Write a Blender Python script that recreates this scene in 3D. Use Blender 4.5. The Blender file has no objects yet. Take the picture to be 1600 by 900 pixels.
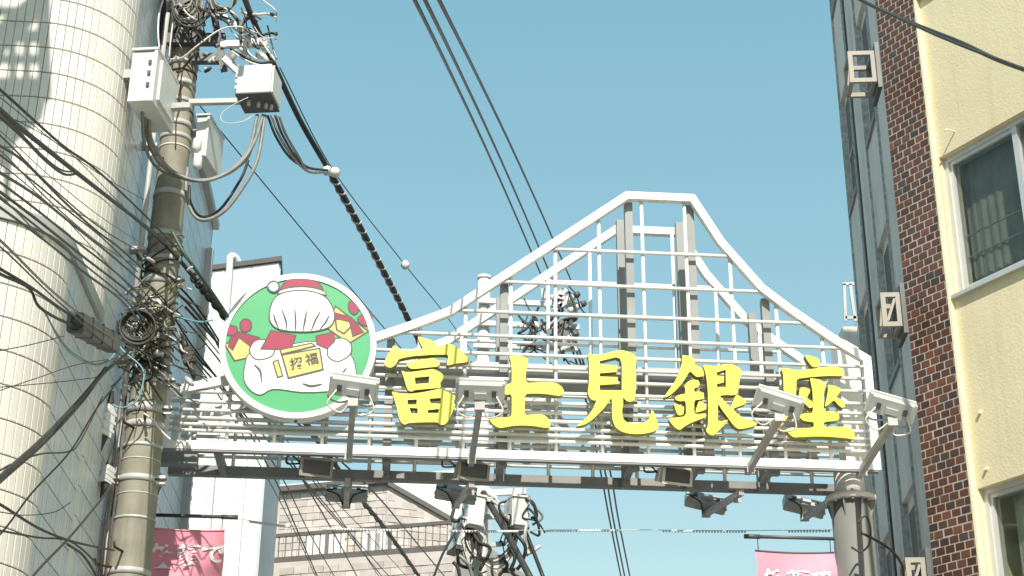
import bpy, math, random
from mathutils import Vector, Matrix
from mathutils.geometry import tessellate_polygon
random.seed(7)
R = math.radians
scene = bpy.context.scene
col = scene.collection

# ------------------------------------------------------------------ camera
FPX, PITCH, ROLL = 2450.0, R(23.9), R(0.45)
CAM = Vector((0, 0, 1.55))
_f = Vector((0, math.cos(PITCH), math.sin(PITCH)))
_u0 = Vector((0, -math.sin(PITCH), math.cos(PITCH)))
_r0 = Vector((1, 0, 0))
_r = _r0 * math.cos(ROLL) + _u0 * math.sin(ROLL)
_u = _u0 * math.cos(ROLL) - _r0 * math.sin(ROLL)
cd = bpy.data.cameras.new('camera')
cd.sensor_width = 36.0
cd.lens = 36.0 * FPX / 1600.0
cd.clip_start = 0.05
cd.clip_end = 3000
cam = bpy.data.objects.new('camera', cd)
col.objects.link(cam)
cam.matrix_world = Matrix(((_r.x, _u.x, -_f.x, CAM.x), (_r.y, _u.y, -_f.y, CAM.y), (_r.z, _u.z, -_f.z, CAM.z), (0, 0, 0, 1)))
scene.camera = cam

# ------------------------------------------------------------------ sky, sun, exposure
SUN_AZ, SUN_EL = R(3.0), R(43.0)          # behind the camera, a little to the right
world = bpy.data.worlds.new('World')
scene.world = world
world.use_nodes = True
nt = world.node_tree
bg = nt.nodes['Background']
sky = nt.nodes.new('ShaderNodeTexSky')
sky.sky_type = 'NISHITA'
sky.sun_disc = False
sky.sun_elevation = SUN_EL
sky.sun_rotation = math.pi - SUN_AZ
sky.air_density = 1.6
sky.dust_density = 0.3
sky.ozone_density = 1.0
tint = nt.nodes.new('ShaderNodeMix')
tint.data_type = 'RGBA'
tint.blend_type = 'MULTIPLY'
tint.inputs[0].default_value = 1.0
tint.inputs[7].default_value = (0.655, 0.518, 0.429, 1)
nt.links.new(sky.outputs[0], tint.inputs[6])
haze = nt.nodes.new('ShaderNodeMix')          # even whitening of the whole sky by winter haze
haze.data_type = 'RGBA'
haze.blend_type = 'ADD'
haze.inputs[0].default_value = 1.0
haze.inputs[7].default_value = (0.38, 1.58, 1.98, 1)
nt.links.new(tint.outputs[2], haze.inputs[6])
nt.links.new(haze.outputs[2], bg.inputs[0])
bg.inputs[1].default_value = 0.10
sd = bpy.data.lights.new('sun', 'SUN')
sd.energy = 3.75
sd.angle = R(0.5)
sd.color = (1.0, 0.94, 0.84)
sun = bpy.data.objects.new('sun', sd)
col.objects.link(sun)
SDIR = Vector((math.sin(SUN_AZ) * math.cos(SUN_EL), -math.cos(SUN_AZ) * math.cos(SUN_EL), math.sin(SUN_EL)))
sun.rotation_euler = (-SDIR).to_track_quat('-Z', 'Y').to_euler()
sun.location = SDIR * 40
vs = scene.view_settings
vs.view_transform = 'Standard'
vs.look = 'None'
vs.gamma = 1.0
vs.use_curve_mapping = False
vs.exposure = 0.84

# ------------------------------------------------------------------ helpers
def ray(px, py):
    return _r * ((px - 800) / FPX) + _u * ((450 - py) / FPX) + _f
def at(px, py, Y):
    d = ray(px, py)
    return CAM + d * ((Y - CAM.y) / d.y)
def onp(px, py, P, n):
    d = ray(px, py)
    return CAM + d * ((P - CAM).dot(n) / d.dot(n))
def pxy(p):
    v = p - CAM
    return 800 + FPX * v.dot(_r) / v.dot(_f), 450 - FPX * v.dot(_u) / v.dot(_f)

class Fr:
    """upright plane: e1 runs to the right along the wall, e2 goes into it"""
    def __init__(s, P, az):
        s.P = P.copy(); s.P.z = 0
        s.e1 = Vector((math.cos(az), math.sin(az), 0)); s.e2 = Vector((-math.sin(az), math.cos(az), 0))
    def __call__(s, u, z, off=0.0):          # off > 0 is into the wall
        return s.P + s.e1 * u + s.e2 * off + Vector((0, 0, z))
    def uv(s, px, py, off=0.0):
        p = onp(px, py, s.P + s.e2 * off, s.e2)
        return (p - s.P).dot(s.e1), p.z
    def mat(s, u, z, off=0.0):
        o = s(u, z, off)
        return Matrix(((s.e1.x, s.e2.x, 0, o.x), (s.e1.y, s.e2.y, 0, o.y), (0, 0, 1, o.z), (0, 0, 0, 1)))

class MB:
    def __init__(s):
        s.v = []; s.f = []; s.sm = []
    def quad(s, a, b, c, d):
        n = len(s.v); s.v += [tuple(a), tuple(b), tuple(c), tuple(d)]; s.f.append((n, n + 1, n + 2, n + 3)); s.sm.append(False)
    def hexa(s, p):                          # 8 corners: bottom 0-3 (ccw), top 4-7
        n = len(s.v); s.v += [tuple(q) for q in p]
        for q in ((3, 2, 1, 0), (4, 5, 6, 7), (0, 1, 5, 4), (1, 2, 6, 5), (2, 3, 7, 6), (3, 0, 4, 7)):
            s.f.append(tuple(n + i for i in q)); s.sm.append(False)
        return s
    def box(s, x0, x1, y0, y1, z0, z1):
        return s.hexa([(x0, y0, z0), (x1, y0, z0), (x1, y1, z0), (x0, y1, z0), (x0, y0, z1), (x1, y0, z1), (x1, y1, z1), (x0, y1, z1)])
    def bvbox(s, x0, x1, y0, y1, z0, z1, b):  # box with chamfered front/back outline
        return s.prism([(x0 + b, z0), (x1 - b, z0), (x1, z0 + b), (x1, z1 - b), (x1 - b, z1), (x0 + b, z1), (x0, z1 - b), (x0, z0 + b)],
                       lambda a, c, o: Vector((a, o, c)), y0, y1)
    def fbox(s, F, u0, u1, z0, z1, o0, o1):  # box in a frame
        return s.hexa([F(u0, z0, o0), F(u1, z0, o0), F(u1, z0, o1), F(u0, z0, o1), F(u0, z1, o0), F(u1, z1, o0), F(u1, z1, o1), F(u0, z1, o1)])
    def bar(s, a, b, w, h, up=Vector((0, 0, 1))):
        a = Vector(a); b = Vector(b); d = (b - a).normalized()
        x = d.cross(up)
        if x.length < 1e-4: x = d.cross(Vector((0, 1, 0)))
        x.normalize(); y = x.cross(d).normalized()
        x = x * w / 2; y = y * h / 2
        return s.hexa([a - x - y, a + x - y, b + x - y, b - x - y, a - x + y, a + x + y, b + x + y, b - x + y])
    def tube(s, pts, rad, n=6, cap=True, smooth=True):
        pts = [Vector(p) for p in pts]; m = len(pts)
        rr = rad if isinstance(rad, (list, tuple)) else [rad] * m
        base = len(s.v); prev = None
        for i, p in enumerate(pts):
            d = (pts[min(i + 1, m - 1)] - pts[max(i - 1, 0)])
            d = d.normalized() if d.length > 1e-9 else Vector((0, 0, 1))
            x = (prev - d * prev.dot(d)) if prev is not None else d.cross(Vector((0, 0, 1)))
            if x.length < 1e-4: x = d.cross(Vector((1, 0, 0)))
            x.normalize(); prev = x; y = d.cross(x)
            for k in range(n):
                a = 2 * math.pi * k / n
                s.v.append(tuple(p + (x * math.cos(a) + y * math.sin(a)) * rr[i]))
        for i in range(m - 1):
            for k in range(n):
                a = base + i * n + k; b = base + i * n + (k + 1) % n
                s.f.append((a, b, b + n, a + n)); s.sm.append(smooth)
        if cap:
            s.f.append(tuple(base + k for k in range(n))[::-1]); s.sm.append(False)
            s.f.append(tuple(base + (m - 1) * n + k for k in range(n))); s.sm.append(False)
        return s
    def prism(s, poly, fn, o0, o1, holes=(), sides=True):
        """poly 2d (a,b); fn(a,b,o) -> 3d; o0 front, o1 back"""
        loops = [list(poly)] + [list(h) for h in holes]
        flat = [p for l in loops for p in l]
        tris = tessellate_polygon([[Vector((p[0], p[1], 0)) for p in l] for l in loops])
        n = len(s.v)
        for p in flat: s.v.append(tuple(fn(p[0], p[1], o0)))
        m = len(flat)
        for t in tris:
            a, b, c = (flat[i] for i in t)
            ar = (b[0] - a[0]) * (c[1] - a[1]) - (c[0] - a[0]) * (b[1] - a[1])
            t = t if ar > 0 else t[::-1]
            s.f.append(tuple(n + i for i in t)); s.sm.append(False)
        if not sides: return s
        for p in flat: s.v.append(tuple(fn(p[0], p[1], o1)))
        for t in tris:
            a, b, c = (flat[i] for i in t)
            ar = (b[0] - a[0]) * (c[1] - a[1]) - (c[0] - a[0]) * (b[1] - a[1])
            t = t[::-1] if ar > 0 else t
            s.f.append(tuple(n + m + i for i in t)); s.sm.append(False)
        k = 0
        for li, l in enumerate(loops):
            L = len(l)
            ar = sum(l[i][0] * l[(i + 1) % L][1] - l[(i + 1) % L][0] * l[i][1] for i in range(L))
            rev = (ar < 0) ^ (li > 0)
            for i in range(L):
                a = n + k + i; b = n + k + (i + 1) % L
                q = (b, a, a + m, b + m)
                s.f.append(q[::-1] if rev else q); s.sm.append(False)
            k += L
        return s
    def mesh(s, name):
        me = bpy.data.meshes.new(name)
        me.from_pydata(s.v, [], s.f)
        me.polygons.foreach_set('use_smooth', s.sm)
        me.update()
        return me
    def build(s, name, mat, parent=None):
        o = bpy.data.objects.new(name, s.mesh(name))
        if mat: o.data.materials.append(mat)
        col.objects.link(o)
        if parent: o.parent = parent
        return o

def tag(o, label=None, cat=None, group=None, kind=None):
    if label: o['label'] = label
    if cat: o['category'] = cat
    if group: o['group'] = group
    if kind: o['kind'] = kind
    return o
def thing(name, label, cat, loc=(0, 0, 0), group=None):
    o = bpy.data.objects.new(name, None)
    o.empty_display_size = 0.1
    col.objects.link(o)
    return tag(o, label, cat, group)
def inst(name, me, mw, parent):
    o = bpy.data.objects.new(name, me)
    col.objects.link(o); o.parent = parent
    o.matrix_world = mw
    return o
def smooth_path(pts, k=6):
    pts = [Vector(p) for p in pts]
    if len(pts) == 2: return [pts[0].lerp(pts[1], i / k) for i in range(k + 1)]
    P = [pts[0] * 2 - pts[1]] + pts + [pts[-1] * 2 - pts[-2]]
    out = []
    for i in range(1, len(P) - 2):
        a, b, c, d = P[i - 1:i + 3]
        for j in range(k):
            t = j / k
            out.append(0.5 * ((2 * b) + (c - a) * t + (2 * a - 5 * b + 4 * c - d) * t * t + (3 * b - a - 3 * c + d) * t ** 3))
    out.append(pts[-1])
    return out

# ------------------------------------------------------------------ materials
def mat(name, c, rough=0.6, metal=0.0, var=0.12, scale=3.0, bump=0.0, bscale=60.0, coat=0.0, rnd=0.0, c2=None, streak=0.0, spec=0.5):
    m = bpy.data.materials.new(name); m.use_nodes = True
    t = m.node_tree; b = t.nodes['Principled BSDF']; L = t.links.new
    b.inputs['Roughness'].default_value = rough
    b.inputs['Metallic'].default_value = metal
    b.inputs['Specular IOR Level'].default_value = spec
    if coat: b.inputs['Coat Weight'].default_value = coat; b.inputs['Coat Roughness'].default_value = 0.12
    tc = t.nodes.new('ShaderNodeTexCoord')
    nz = t.nodes.new('ShaderNodeTexNoise'); nz.inputs['Scale'].default_value = scale; nz.inputs['Detail'].default_value = 6
    L(tc.outputs['Object'], nz.inputs['Vector'])
    ramp = t.nodes.new('ShaderNodeMapRange'); ramp.inputs[1].default_value = 0.3; ramp.inputs[2].default_value = 0.7
    ramp.inputs[3].default_value = 0.0; ramp.inputs[4].default_value = 1.0
    L(nz.outputs[0], ramp.inputs[0])
    mx = t.nodes.new('ShaderNodeMix'); mx.data_type = 'RGBA'
    d = c2 if c2 else tuple(x * (1 - 2 * var) for x in c)
    mx.inputs[6].default_value = (*c, 1); mx.inputs[7].default_value = (*d, 1)
    L(ramp.outputs[0], mx.inputs[0])
    out = mx.outputs[2]
    if streak:
        mp = t.nodes.new('ShaderNodeMapping'); mp.inputs['Scale'].default_value = (14, 14, 0.7)
        L(tc.outputs['Object'], mp.inputs[0])
        n2 = t.nodes.new('ShaderNodeTexNoise'); n2.inputs['Scale'].default_value = 1.0; n2.inputs['Detail'].default_value = 4
        L(mp.outputs[0], n2.inputs['Vector'])
        r2 = t.nodes.new('ShaderNodeMapRange'); r2.inputs[1].default_value = 0.5; r2.inputs[2].default_value = 0.75
        r2.inputs[3].default_value = 1.0; r2.inputs[4].default_value = 1.0 - streak
        L(n2.outputs[0], r2.inputs[0])
        m2 = t.nodes.new('ShaderNodeMix'); m2.data_type = 'RGBA'; m2.blend_type = 'MULTIPLY'; m2.inputs[0].default_value = 1
        cc = t.nodes.new('ShaderNodeCombineColor')
        for i in range(3): L(r2.outputs[0], cc.inputs[i])
        L(out, m2.inputs[6]); L(cc.outputs[0], m2.inputs[7]); out = m2.outputs[2]
    if rnd:
        oi = t.nodes.new('ShaderNodeObjectInfo')
        mr = t.nodes.new('ShaderNodeMapRange'); mr.inputs[3].default_value = 1 - rnd; mr.inputs[4].default_value = 1 + rnd * 0.6
        L(oi.outputs['Random'], mr.inputs[0])
        hs = t.nodes.new('ShaderNodeHueSaturation')
        L(mr.outputs[0], hs.inputs['Value']); L(out, hs.inputs['Color']); out = hs.outputs[0]
    L(out, b.inputs['Base Color'])
    if bump:
        n3 = t.nodes.new('ShaderNodeTexNoise'); n3.inputs['Scale'].default_value = bscale; n3.inputs['Detail'].default_value = 5
        L(tc.outputs['Object'], n3.inputs['Vector'])
        bp = t.nodes.new('ShaderNodeBump'); bp.inputs['Strength'].default_value = bump; bp.inputs['Distance'].default_value = 0.02
        L(n3.outputs[0], bp.inputs['Height']); L(bp.outputs[0], b.inputs['Normal'])
    return m
M = {}
M['white'] = mat('white_paint', (0.82, 0.81, 0.77), 0.4, var=0.05, streak=0.14)
M['taupe'] = mat('beam_shade_taupe', (0.24, 0.235, 0.23), 0.5, var=0.12)  # dark tone stands for shade on the gate's beams
M['steel'] = mat('galvanised_steel', (0.46, 0.46, 0.44), 0.45, 0.0, var=0.14, scale=9)
M['postgrey'] = mat('grey_post_paint', (0.25, 0.26, 0.25), 0.5, var=0.1)
M['darksteel'] = mat('dark_steel', (0.10, 0.10, 0.10), 0.5, 0.2, var=0.2)
M['yellow'] = mat('yellow_enamel', (0.72, 0.705, 0.075), 0.4, var=0.07, scale=5, streak=0.07, spec=0.5)
M['letterback'] = mat('letter_back_white', (0.74, 0.72, 0.68), 0.5, var=0.1)
M['concrete'] = mat('pole_concrete', (0.29, 0.275, 0.21), 0.75, var=0.14, scale=5, bump=0.15, bscale=90, streak=0.25)
M['boxwhite'] = mat('cabinet_paint', (0.66, 0.67, 0.64), 0.4, var=0.06, scale=4, streak=0.08)
M['boxgrey'] = mat('cabinet_grey', (0.45, 0.46, 0.44), 0.45, var=0.1)
M['black'] = mat('black_sheath', (0.030, 0.029, 0.020), 0.5, var=0.2)
M['blackw'] = mat('weathered_black_sheath', (0.045, 0.044, 0.034), 0.6, var=0.25, scale=20)
M['greycable'] = mat('grey_sheath', (0.24, 0.24, 0.22), 0.5, var=0.15, scale=12)
M['whitecable'] = mat('white_sheath', (0.66, 0.62, 0.55), 0.5, var=0.1)
M['bluecable'] = mat('teal_sheath', (0.16, 0.33, 0.38), 0.5, var=0.1)
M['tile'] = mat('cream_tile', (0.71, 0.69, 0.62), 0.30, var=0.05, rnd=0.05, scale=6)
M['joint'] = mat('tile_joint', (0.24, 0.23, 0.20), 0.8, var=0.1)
M['tileside'] = mat('shaded_side_tile', (0.68, 0.75, 0.80), 0.3, var=0.08, rnd=0.04, streak=0.12)  # same tile as the front, with the side wall's blue shade in its colour
M['brick'] = mat('brick_tile', (0.112, 0.050, 0.033), 0.5, rnd=0.40, c2=(0.082, 0.041, 0.029), scale=8)
M['mortar'] = mat('pale_mortar', (0.46, 0.385, 0.33), 0.85, var=0.1, bump=0.1)
M['stucco'] = mat('yellow_stucco', (0.70, 0.615, 0.40), 0.8, var=0.06, scale=1.3, bump=0.22, bscale=40, streak=0.07)
M['yellowtrim'] = mat('yellow_trim', (0.78, 0.74, 0.48), 0.6, var=0.04)
M['alu'] = mat('aluminium_frame', (0.62, 0.62, 0.60), 0.35, 0.4, var=0.06)
M['greypanel'] = mat('grey_panel', (0.74, 0.70, 0.64), 0.85, var=0.10, scale=1.5, streak=0.2)
M['greyedge'] = mat('blue_grey_edge', (0.52, 0.53, 0.53), 0.8, var=0.25, scale=18)
M['brown'] = mat('brown_recess', (0.10, 0.075, 0.06), 0.6, var=0.15)
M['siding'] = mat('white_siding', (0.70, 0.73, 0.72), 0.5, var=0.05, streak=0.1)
M['sidingside'] = mat('shaded_siding', (0.50, 0.56, 0.60), 0.5, var=0.06)  # siding made darker and bluer, shade of the side wall in the colour
M['shingle'] = mat('stone_shingle', (0.52, 0.48, 0.44), 0.8, c2=(0.42, 0.38, 0.35), scale=2.6)
M['darktrim'] = mat('dark_trim', (0.12, 0.11, 0.10), 0.5, var=0.1)
M['curtain'] = mat('white_curtain', (0.62, 0.66, 0.60), 0.8, var=0.08)
M['curtaindark'] = mat('grey_curtain', (0.36, 0.36, 0.335), 0.85, var=0.15, scale=5)
M['pink'] = mat('pink_banner_cloth', (0.78, 0.30, 0.39), 0.7, var=0.06)
M['banwhite'] = mat('banner_print_white', (0.82, 0.80, 0.80), 0.7, var=0.03)
M['asphalt'] = mat('asphalt', (0.13, 0.13, 0.125), 0.85, var=0.15, bump=0.3, bscale=200)
M['paving'] = mat('paving', (0.45, 0.44, 0.41), 0.8, var=0.1)
M['ground'] = mat('ground', (0.30, 0.29, 0.27), 0.9, var=0.15)
M['green'] = mat('sign_green', (0.065, 0.34, 0.13), 0.25, c2=(0.10, 0.39, 0.17), scale=1.2, coat=0.6)
M['prwhite'] = mat('sign_white', (0.84, 0.84, 0.82), 0.25, var=0.03, coat=0.6)
M['prred'] = mat('sign_red', (0.36, 0.035, 0.075), 0.25, var=0.06, coat=0.6)
M['prred2'] = mat('sign_dark_red', (0.28, 0.03, 0.06), 0.25, var=0.06, coat=0.6)
M['pryel'] = mat('sign_yellow', (0.66, 0.52, 0.17), 0.25, var=0.05, coat=0.6)
M['prline'] = mat('sign_outline', (0.07, 0.055, 0.04), 0.3, var=0.05, coat=0.6)
M['rust'] = mat('rusty_iron', (0.10, 0.05, 0.03), 0.8, var=0.3, scale=20)
M['bulb'] = mat('clear_bulb', (0.75, 0.75, 0.75), 0.15, var=0.03)
def glass_mat(name, tintc, alpha):
    m = bpy.data.materials.new(name); m.use_nodes = True
    t = m.node_tree; t.nodes.clear()
    o = t.nodes.new('ShaderNodeOutputMaterial'); mix = t.nodes.new('ShaderNodeMixShader')
    tr = t.nodes.new('ShaderNodeBsdfTransparent'); gl = t.nodes.new('ShaderNodeBsdfGlossy')
    tr.inputs[0].default_value = (*tintc, 1); gl.inputs['Roughness'].default_value = 0.03
    lw = t.nodes.new('ShaderNodeLayerWeight'); fr = t.nodes.new('ShaderNodeMath'); fr.operation = 'POWER'; fr.inputs[1].default_value = 4.0
    t.links.new(lw.outputs['Facing'], fr.inputs[0])
    mr = t.nodes.new('ShaderNodeMapRange'); mr.inputs[3].default_value = alpha; mr.inputs[4].default_value = 0.9
    t.links.new(fr.outputs[0], mr.inputs[0]); t.links.new(mr.outputs[0], mix.inputs[0])
    t.links.new(tr.outputs[0], mix.inputs[1]); t.links.new(gl.outputs[0], mix.inputs[2]); t.links.new(mix.outputs[0], o.inputs[0])
    return m
M['glass'] = glass_mat('window_glass', (0.80, 0.82, 0.79), 0.04)
M['lens'] = glass_mat('lamp_lens', (0.75, 0.75, 0.70), 0.06)
Z = Vector((0, 0, 1))
# ------------------------------------------------------------------ ground
m = MB(); m.quad((-600, -600, -0.02), (600, -600, -0.02), (600, 1200, -0.02), (-600, 1200, -0.02)); tag(m.build('ground', M['ground']), kind='structure')
m = MB(); m.quad((-1.9, -40, 0.0), (2.6, -40, 0.0), (2.6, 60, 0.0), (-1.9, 60, 0.0)); tag(m.build('road', M['asphalt']), kind='structure')
for x0, x1 in ((-3.6, -1.9), (2.6, 4.6)):
    m = MB(); m.box(x0, x1, -40, 60, -0.02, 0.12); tag(m.build('pavement', M['paving']), kind='structure')

# ------------------------------------------------------------------ left buildings with the rounded corners
STREET = R(-4.0)                       # the street runs 4 degrees left of straight ahead
SV = Vector((math.sin(STREET), math.cos(STREET), 0)); SN = Vector((math.cos(STREET), -math.sin(STREET), 0))   # along, to the right
LO = 2.40
def side_pt(Y): return Vector((-LO + math.tan(STREET) * Y, Y, 0))
TILE_W, TILE_H = 0.065, 0.2265
def tile_proto(w, h, t, g=0.004):
    b = 0.004; a = MB()
    x0, x1, z0, z1 = g / 2, w - g / 2, g, h - g
    a.v = [(x0, 0, z0), (x1, 0, z0), (x1, 0, z1), (x0, 0, z1), (x0, -t + b, z0), (x1, -t + b, z0), (x1, -t + b, z1), (x0, -t + b, z1),
           (x0 + b, -t, z0 + b), (x1 - b, -t, z0 + b), (x1 - b, -t, z1 - b), (x0 + b, -t, z1 - b)]
    a.f = [(0, 1, 5, 4), (1, 2, 6, 5), (2, 3, 7, 6), (3, 0, 4, 7), (4, 5, 9, 8), (5, 6, 10, 9), (6, 7, 11, 10), (7, 4, 8, 11), (8, 9, 10, 11)]
    a.sm = [False] * 9
    return a
tp = tile_proto(TILE_W, TILE_H, 0.012).mesh('tile'); tp.materials.append(M['tile'])

def rounded_building(label, Yc, rad, Yend, zb, zt, back, pxmin, ylim):
    """front wall square to the street, rounded corner, then the side wall along the street"""
    root = thing('tiled_building', label, 'building')
    C0 = side_pt(Yc) - SN * rad                        # corner centre
    nseg = 24
    arc = [C0 + (SN * math.sin(a) - SV * math.cos(a)) * rad for a in [math.pi / 2 * i / nseg for i in range(nseg + 1)]]
    L = arc[0] - SN * 7
    far = side_pt(Yend); farL = far - SN * (7 + rad)
    plan = [L] + arc + [far, farL]
    a = MB()
    n = len(plan)
    for p in plan: a.v.append((p.x, p.y, zb))
    for p in plan: a.v.append((p.x, p.y, zt))
    for i in range(n):
        j = (i + 1) % n; a.f.append((i, j, j + n, i + n)); a.sm.append(0 < i <= nseg)
    a.f.append(tuple(range(n, 2 * n))); a.sm.append(False)
    core = a.build('wall', M['joint'], root)
    # parapet coping
    cp = MB(); o = 0.035
    outer = [L - SV * o] + [C0 + (SN * math.sin(t) - SV * math.cos(t)) * (rad + o) for t in [math.pi / 2 * i / nseg for i in range(nseg + 1)]] + [far + SN * o]
    inner = [L + SV * 0.15] + [C0 + (SN * math.sin(t) - SV * math.cos(t)) * (rad - .15) for t in [math.pi / 2 * i / nseg for i in range(nseg + 1)]] + [far - SN * .15]
    for i in range(len(outer) - 1):
        p, q, s, t = outer[i], outer[i + 1], inner[i + 1], inner[i]
        cp.hexa([Vector((v.x, v.y, zt - 0.03)) for v in (p, q, s, t)] + [Vector((v.x, v.y, zt + 0.07)) for v in (p, q, s, t)])
    cp.build('coping', M['boxgrey'], root)
    # tiles: front wall and corner, only as far as the picture reaches
    tiles = []
    narc = max(6, round(math.pi / 2 * rad / TILE_W)); wa = math.pi / 2 * rad / narc
    spots = []
    for k in range(70):
        p = arc[0] - SN * (TILE_W * (k + 1)); spots.append((p, 0.0, TILE_W))
    for k in range(narc):
        t = math.pi / 2 * (k + .5) / narc
        mid = C0 + (SN * math.sin(t) - SV * math.cos(t)) * rad
        e1 = SN * math.cos(t) + SV * math.sin(t)
        spots.append((mid - e1 * wa / 2, t, wa))
    rows = int((zt - zb) / TILE_H)
    for r in range(rows):
        z = zt - 0.03 - TILE_H * (r + 1)
        for p, t, w in spots:
            c = Vector((p.x, p.y, z + TILE_H / 2)); x, y = pxy(c)
            if x > pxmin and -25 < y < 925:
                e1 = SN * math.cos(t) + SV * math.sin(t); e2 = SV * math.cos(t) - SN * math.sin(t)
                tiles.append(((c - CAM).length, Matrix(((e1.x * w / TILE_W, e2.x, 0, p.x), (e1.y * w / TILE_W, e2.y, 0, p.y), (0, 0, 1, z), (0, 0, 0, 1)))))
    tiles.sort(key=lambda q: q[0])
    for d, mw in tiles[:300]: inst('tile', tp, mw, core)
    rest = MB()
    src = tile_proto(TILE_W, TILE_H, 0.012)
    for d, mw in tiles[300:]:
        n = len(rest.v); rest.v += [tuple(mw @ Vector(v)) for v in src.v]; rest.f += [tuple(i + n for i in f) for f in src.f]; rest.sm += src.sm
    # plain tiles beyond the frame and below it are one sheet with joints
    for r in range(rows):
        z = zt - 0.03 - TILE_H * (r + 1)
        for p, t, w in spots:
            c = Vector((p.x, p.y, z + TILE_H / 2)); x, y = pxy(c)
            if not (x > pxmin and -25 < y < 925) and x > pxmin - 120 and y < 1500:
                e1 = SN * math.cos(t) + SV * math.sin(t); e2 = SV * math.cos(t) - SN * math.sin(t)
                mw = Matrix(((e1.x * w / TILE_W, e2.x, 0, p.x), (e1.y * w / TILE_W, e2.y, 0, p.y), (0, 0, 1, z), (0, 0, 0, 1)))
                n = len(rest.v); rest.v += [tuple(mw @ Vector(v)) for v in src.v]; rest.f += [tuple(i + n for i in f) for f in src.f]; rest.sm += src.sm
    if rest.v: tag(rest.build('tile_field', M['tile'], core), kind='stuff')
    # side wall: one course of narrow tiles per joint line
    run = (far - side_pt(Yc)).length; nt_ = int(run / TILE_W)
    cm = MB()
    for k in range(nt_):
        x0, x1 = k * TILE_W + 0.003, (k + 1) * TILE_W - 0.003
        t = 0.0035 + random.uniform(-0.001, 0.001)
        cm.v += [(x0, 0, .005), (x1, 0, .005), (x1, 0, TILE_H - .005), (x0, 0, TILE_H - .005), (x0, -t, .005), (x1, -t, .005), (x1, -t, TILE_H - .005), (x0, -t, TILE_H - .005)]
        n = k * 8
        for q in ((4, 5, 6, 7), (0, 1, 5, 4), (1, 2, 6, 5), (2, 3, 7, 6), (3, 0, 4, 7)):
            cm.f.append(tuple(n + i for i in q)); cm.sm.append(False)
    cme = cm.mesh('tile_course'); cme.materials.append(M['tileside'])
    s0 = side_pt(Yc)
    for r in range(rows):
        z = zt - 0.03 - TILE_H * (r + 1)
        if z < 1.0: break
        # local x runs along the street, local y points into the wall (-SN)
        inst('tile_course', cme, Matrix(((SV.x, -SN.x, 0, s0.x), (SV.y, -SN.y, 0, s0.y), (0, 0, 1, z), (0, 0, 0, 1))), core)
    return root, core, C0
YA, YB, YBE = 9.95, 11.15, 16.85
zA = onp(30, 333, side_pt(YA) - SV * 0.6, SV).z
zB = at(342, 343, YBE).z
bA, coreA, CA = rounded_building('lower cream tiled building with rounded corner at bottom left', YA, 0.62, YB, -0.02, zA, None, -30, 0)
bB, coreB, CB = rounded_building('tall cream tiled building with rounded corner rising behind the concrete pole', YB + 0.06, 0.62, YBE, -0.02, zB, None, -30, 0)
# eave and louvre strip along the top and far edge of the tall block
m = MB(); a = side_pt(YB + .3) + SN * 0.10 + Z * (zB - 0.10); b = side_pt(YBE) + SN * 0.10 + Z * (zB - 0.10)
m.bar(a - SN * .06, b - SN * .06, 0.07, 0.08); m.build('eave_gutter', M['boxgrey'], bB)
for k in range(26):
    q = side_pt(YBE - 0.22) + SN * 0.03 + Z * (zB - 0.75 - k * 0.16)
    m = MB(); m.bar(q - SV * 0.16, q + SV * 0.16, 0.05, 0.05); m.build('louvre_slat', M['yellowtrim'], bB)
m = MB(); q = side_pt(YBE - 0.45) + SN * 0.045
m.bar(q + Z * (zB - 4.9), q + Z * (zB - 0.6), 0.10, 0.06); m.build('louvre_frame', M['boxgrey'], bB)
# drainpipe on the tall block
m = MB(); q = side_pt(12.02) + SN * 0.09
m.tube([q + Z * 5.9, q + Z * (zB - 0.3)], 0.024, 10); dp = m.build('drainpipe', M['boxgrey'], bB)
for zz in (6.2, 7.2, 8.2):
    m = MB(); m.bar(q + Z * zz - SN * 0.1, q + Z * zz + SN * 0.05, 0.11, 0.03); m.build('pipe_clip', M['steel'], dp)

# unseen block added to carry a frame traced back from the shadow on the tiles
root = thing('caster_block', 'unseen block added left of the tiled buildings with a steel frame casting their lattice shadow', 'building')
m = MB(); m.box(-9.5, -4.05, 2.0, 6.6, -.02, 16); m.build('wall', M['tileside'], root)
m = MB(); m.box(-9.6, -4.0, 1.9, 6.7, 16, 16.3); m.build('roof_slab', M['postgrey'], root)  # roof of the added unseen block
WP = side_pt(YB + .06) - SV * .62
def caster(px, py): 
    p = onp(px, py, WP, SV); t = (p.y - 6.2) / -SDIR.y; return p + SDIR * t
m = MB(); q = [caster(-75, 152), caster(73, 152), caster(66, 188), caster(-75, 320)]; w = Vector((0, .10, 0))
m.hexa([q[3], q[2], q[2] + w, q[3] + w, q[0], q[1], q[1] + w, q[0] + w]); m.build('caster_board', M['boxgrey'], root)
for a, b, t in (((68, -30), (70, 152), .055), ((-60, 22), (70, 20), .03), ((-60, 60), (66, 60), .04), ((-60, 96), (64, 96), .03), ((-60, 132), (64, 132), .03), ((-10, 62), (72, -12), .05), ((-10, 92), (60, 22), .035), ((20, 60), (20, 150), .03), ((42, 60), (42, 150), .03), ((12, 240), (11, 318), .03), ((-60, 200), (14, 250), .06)):
    m = MB(); m.bar(caster(*a), caster(*b), t * 1.7, t * 1.7); m.build('caster_bar', M['steel'], root)

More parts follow.
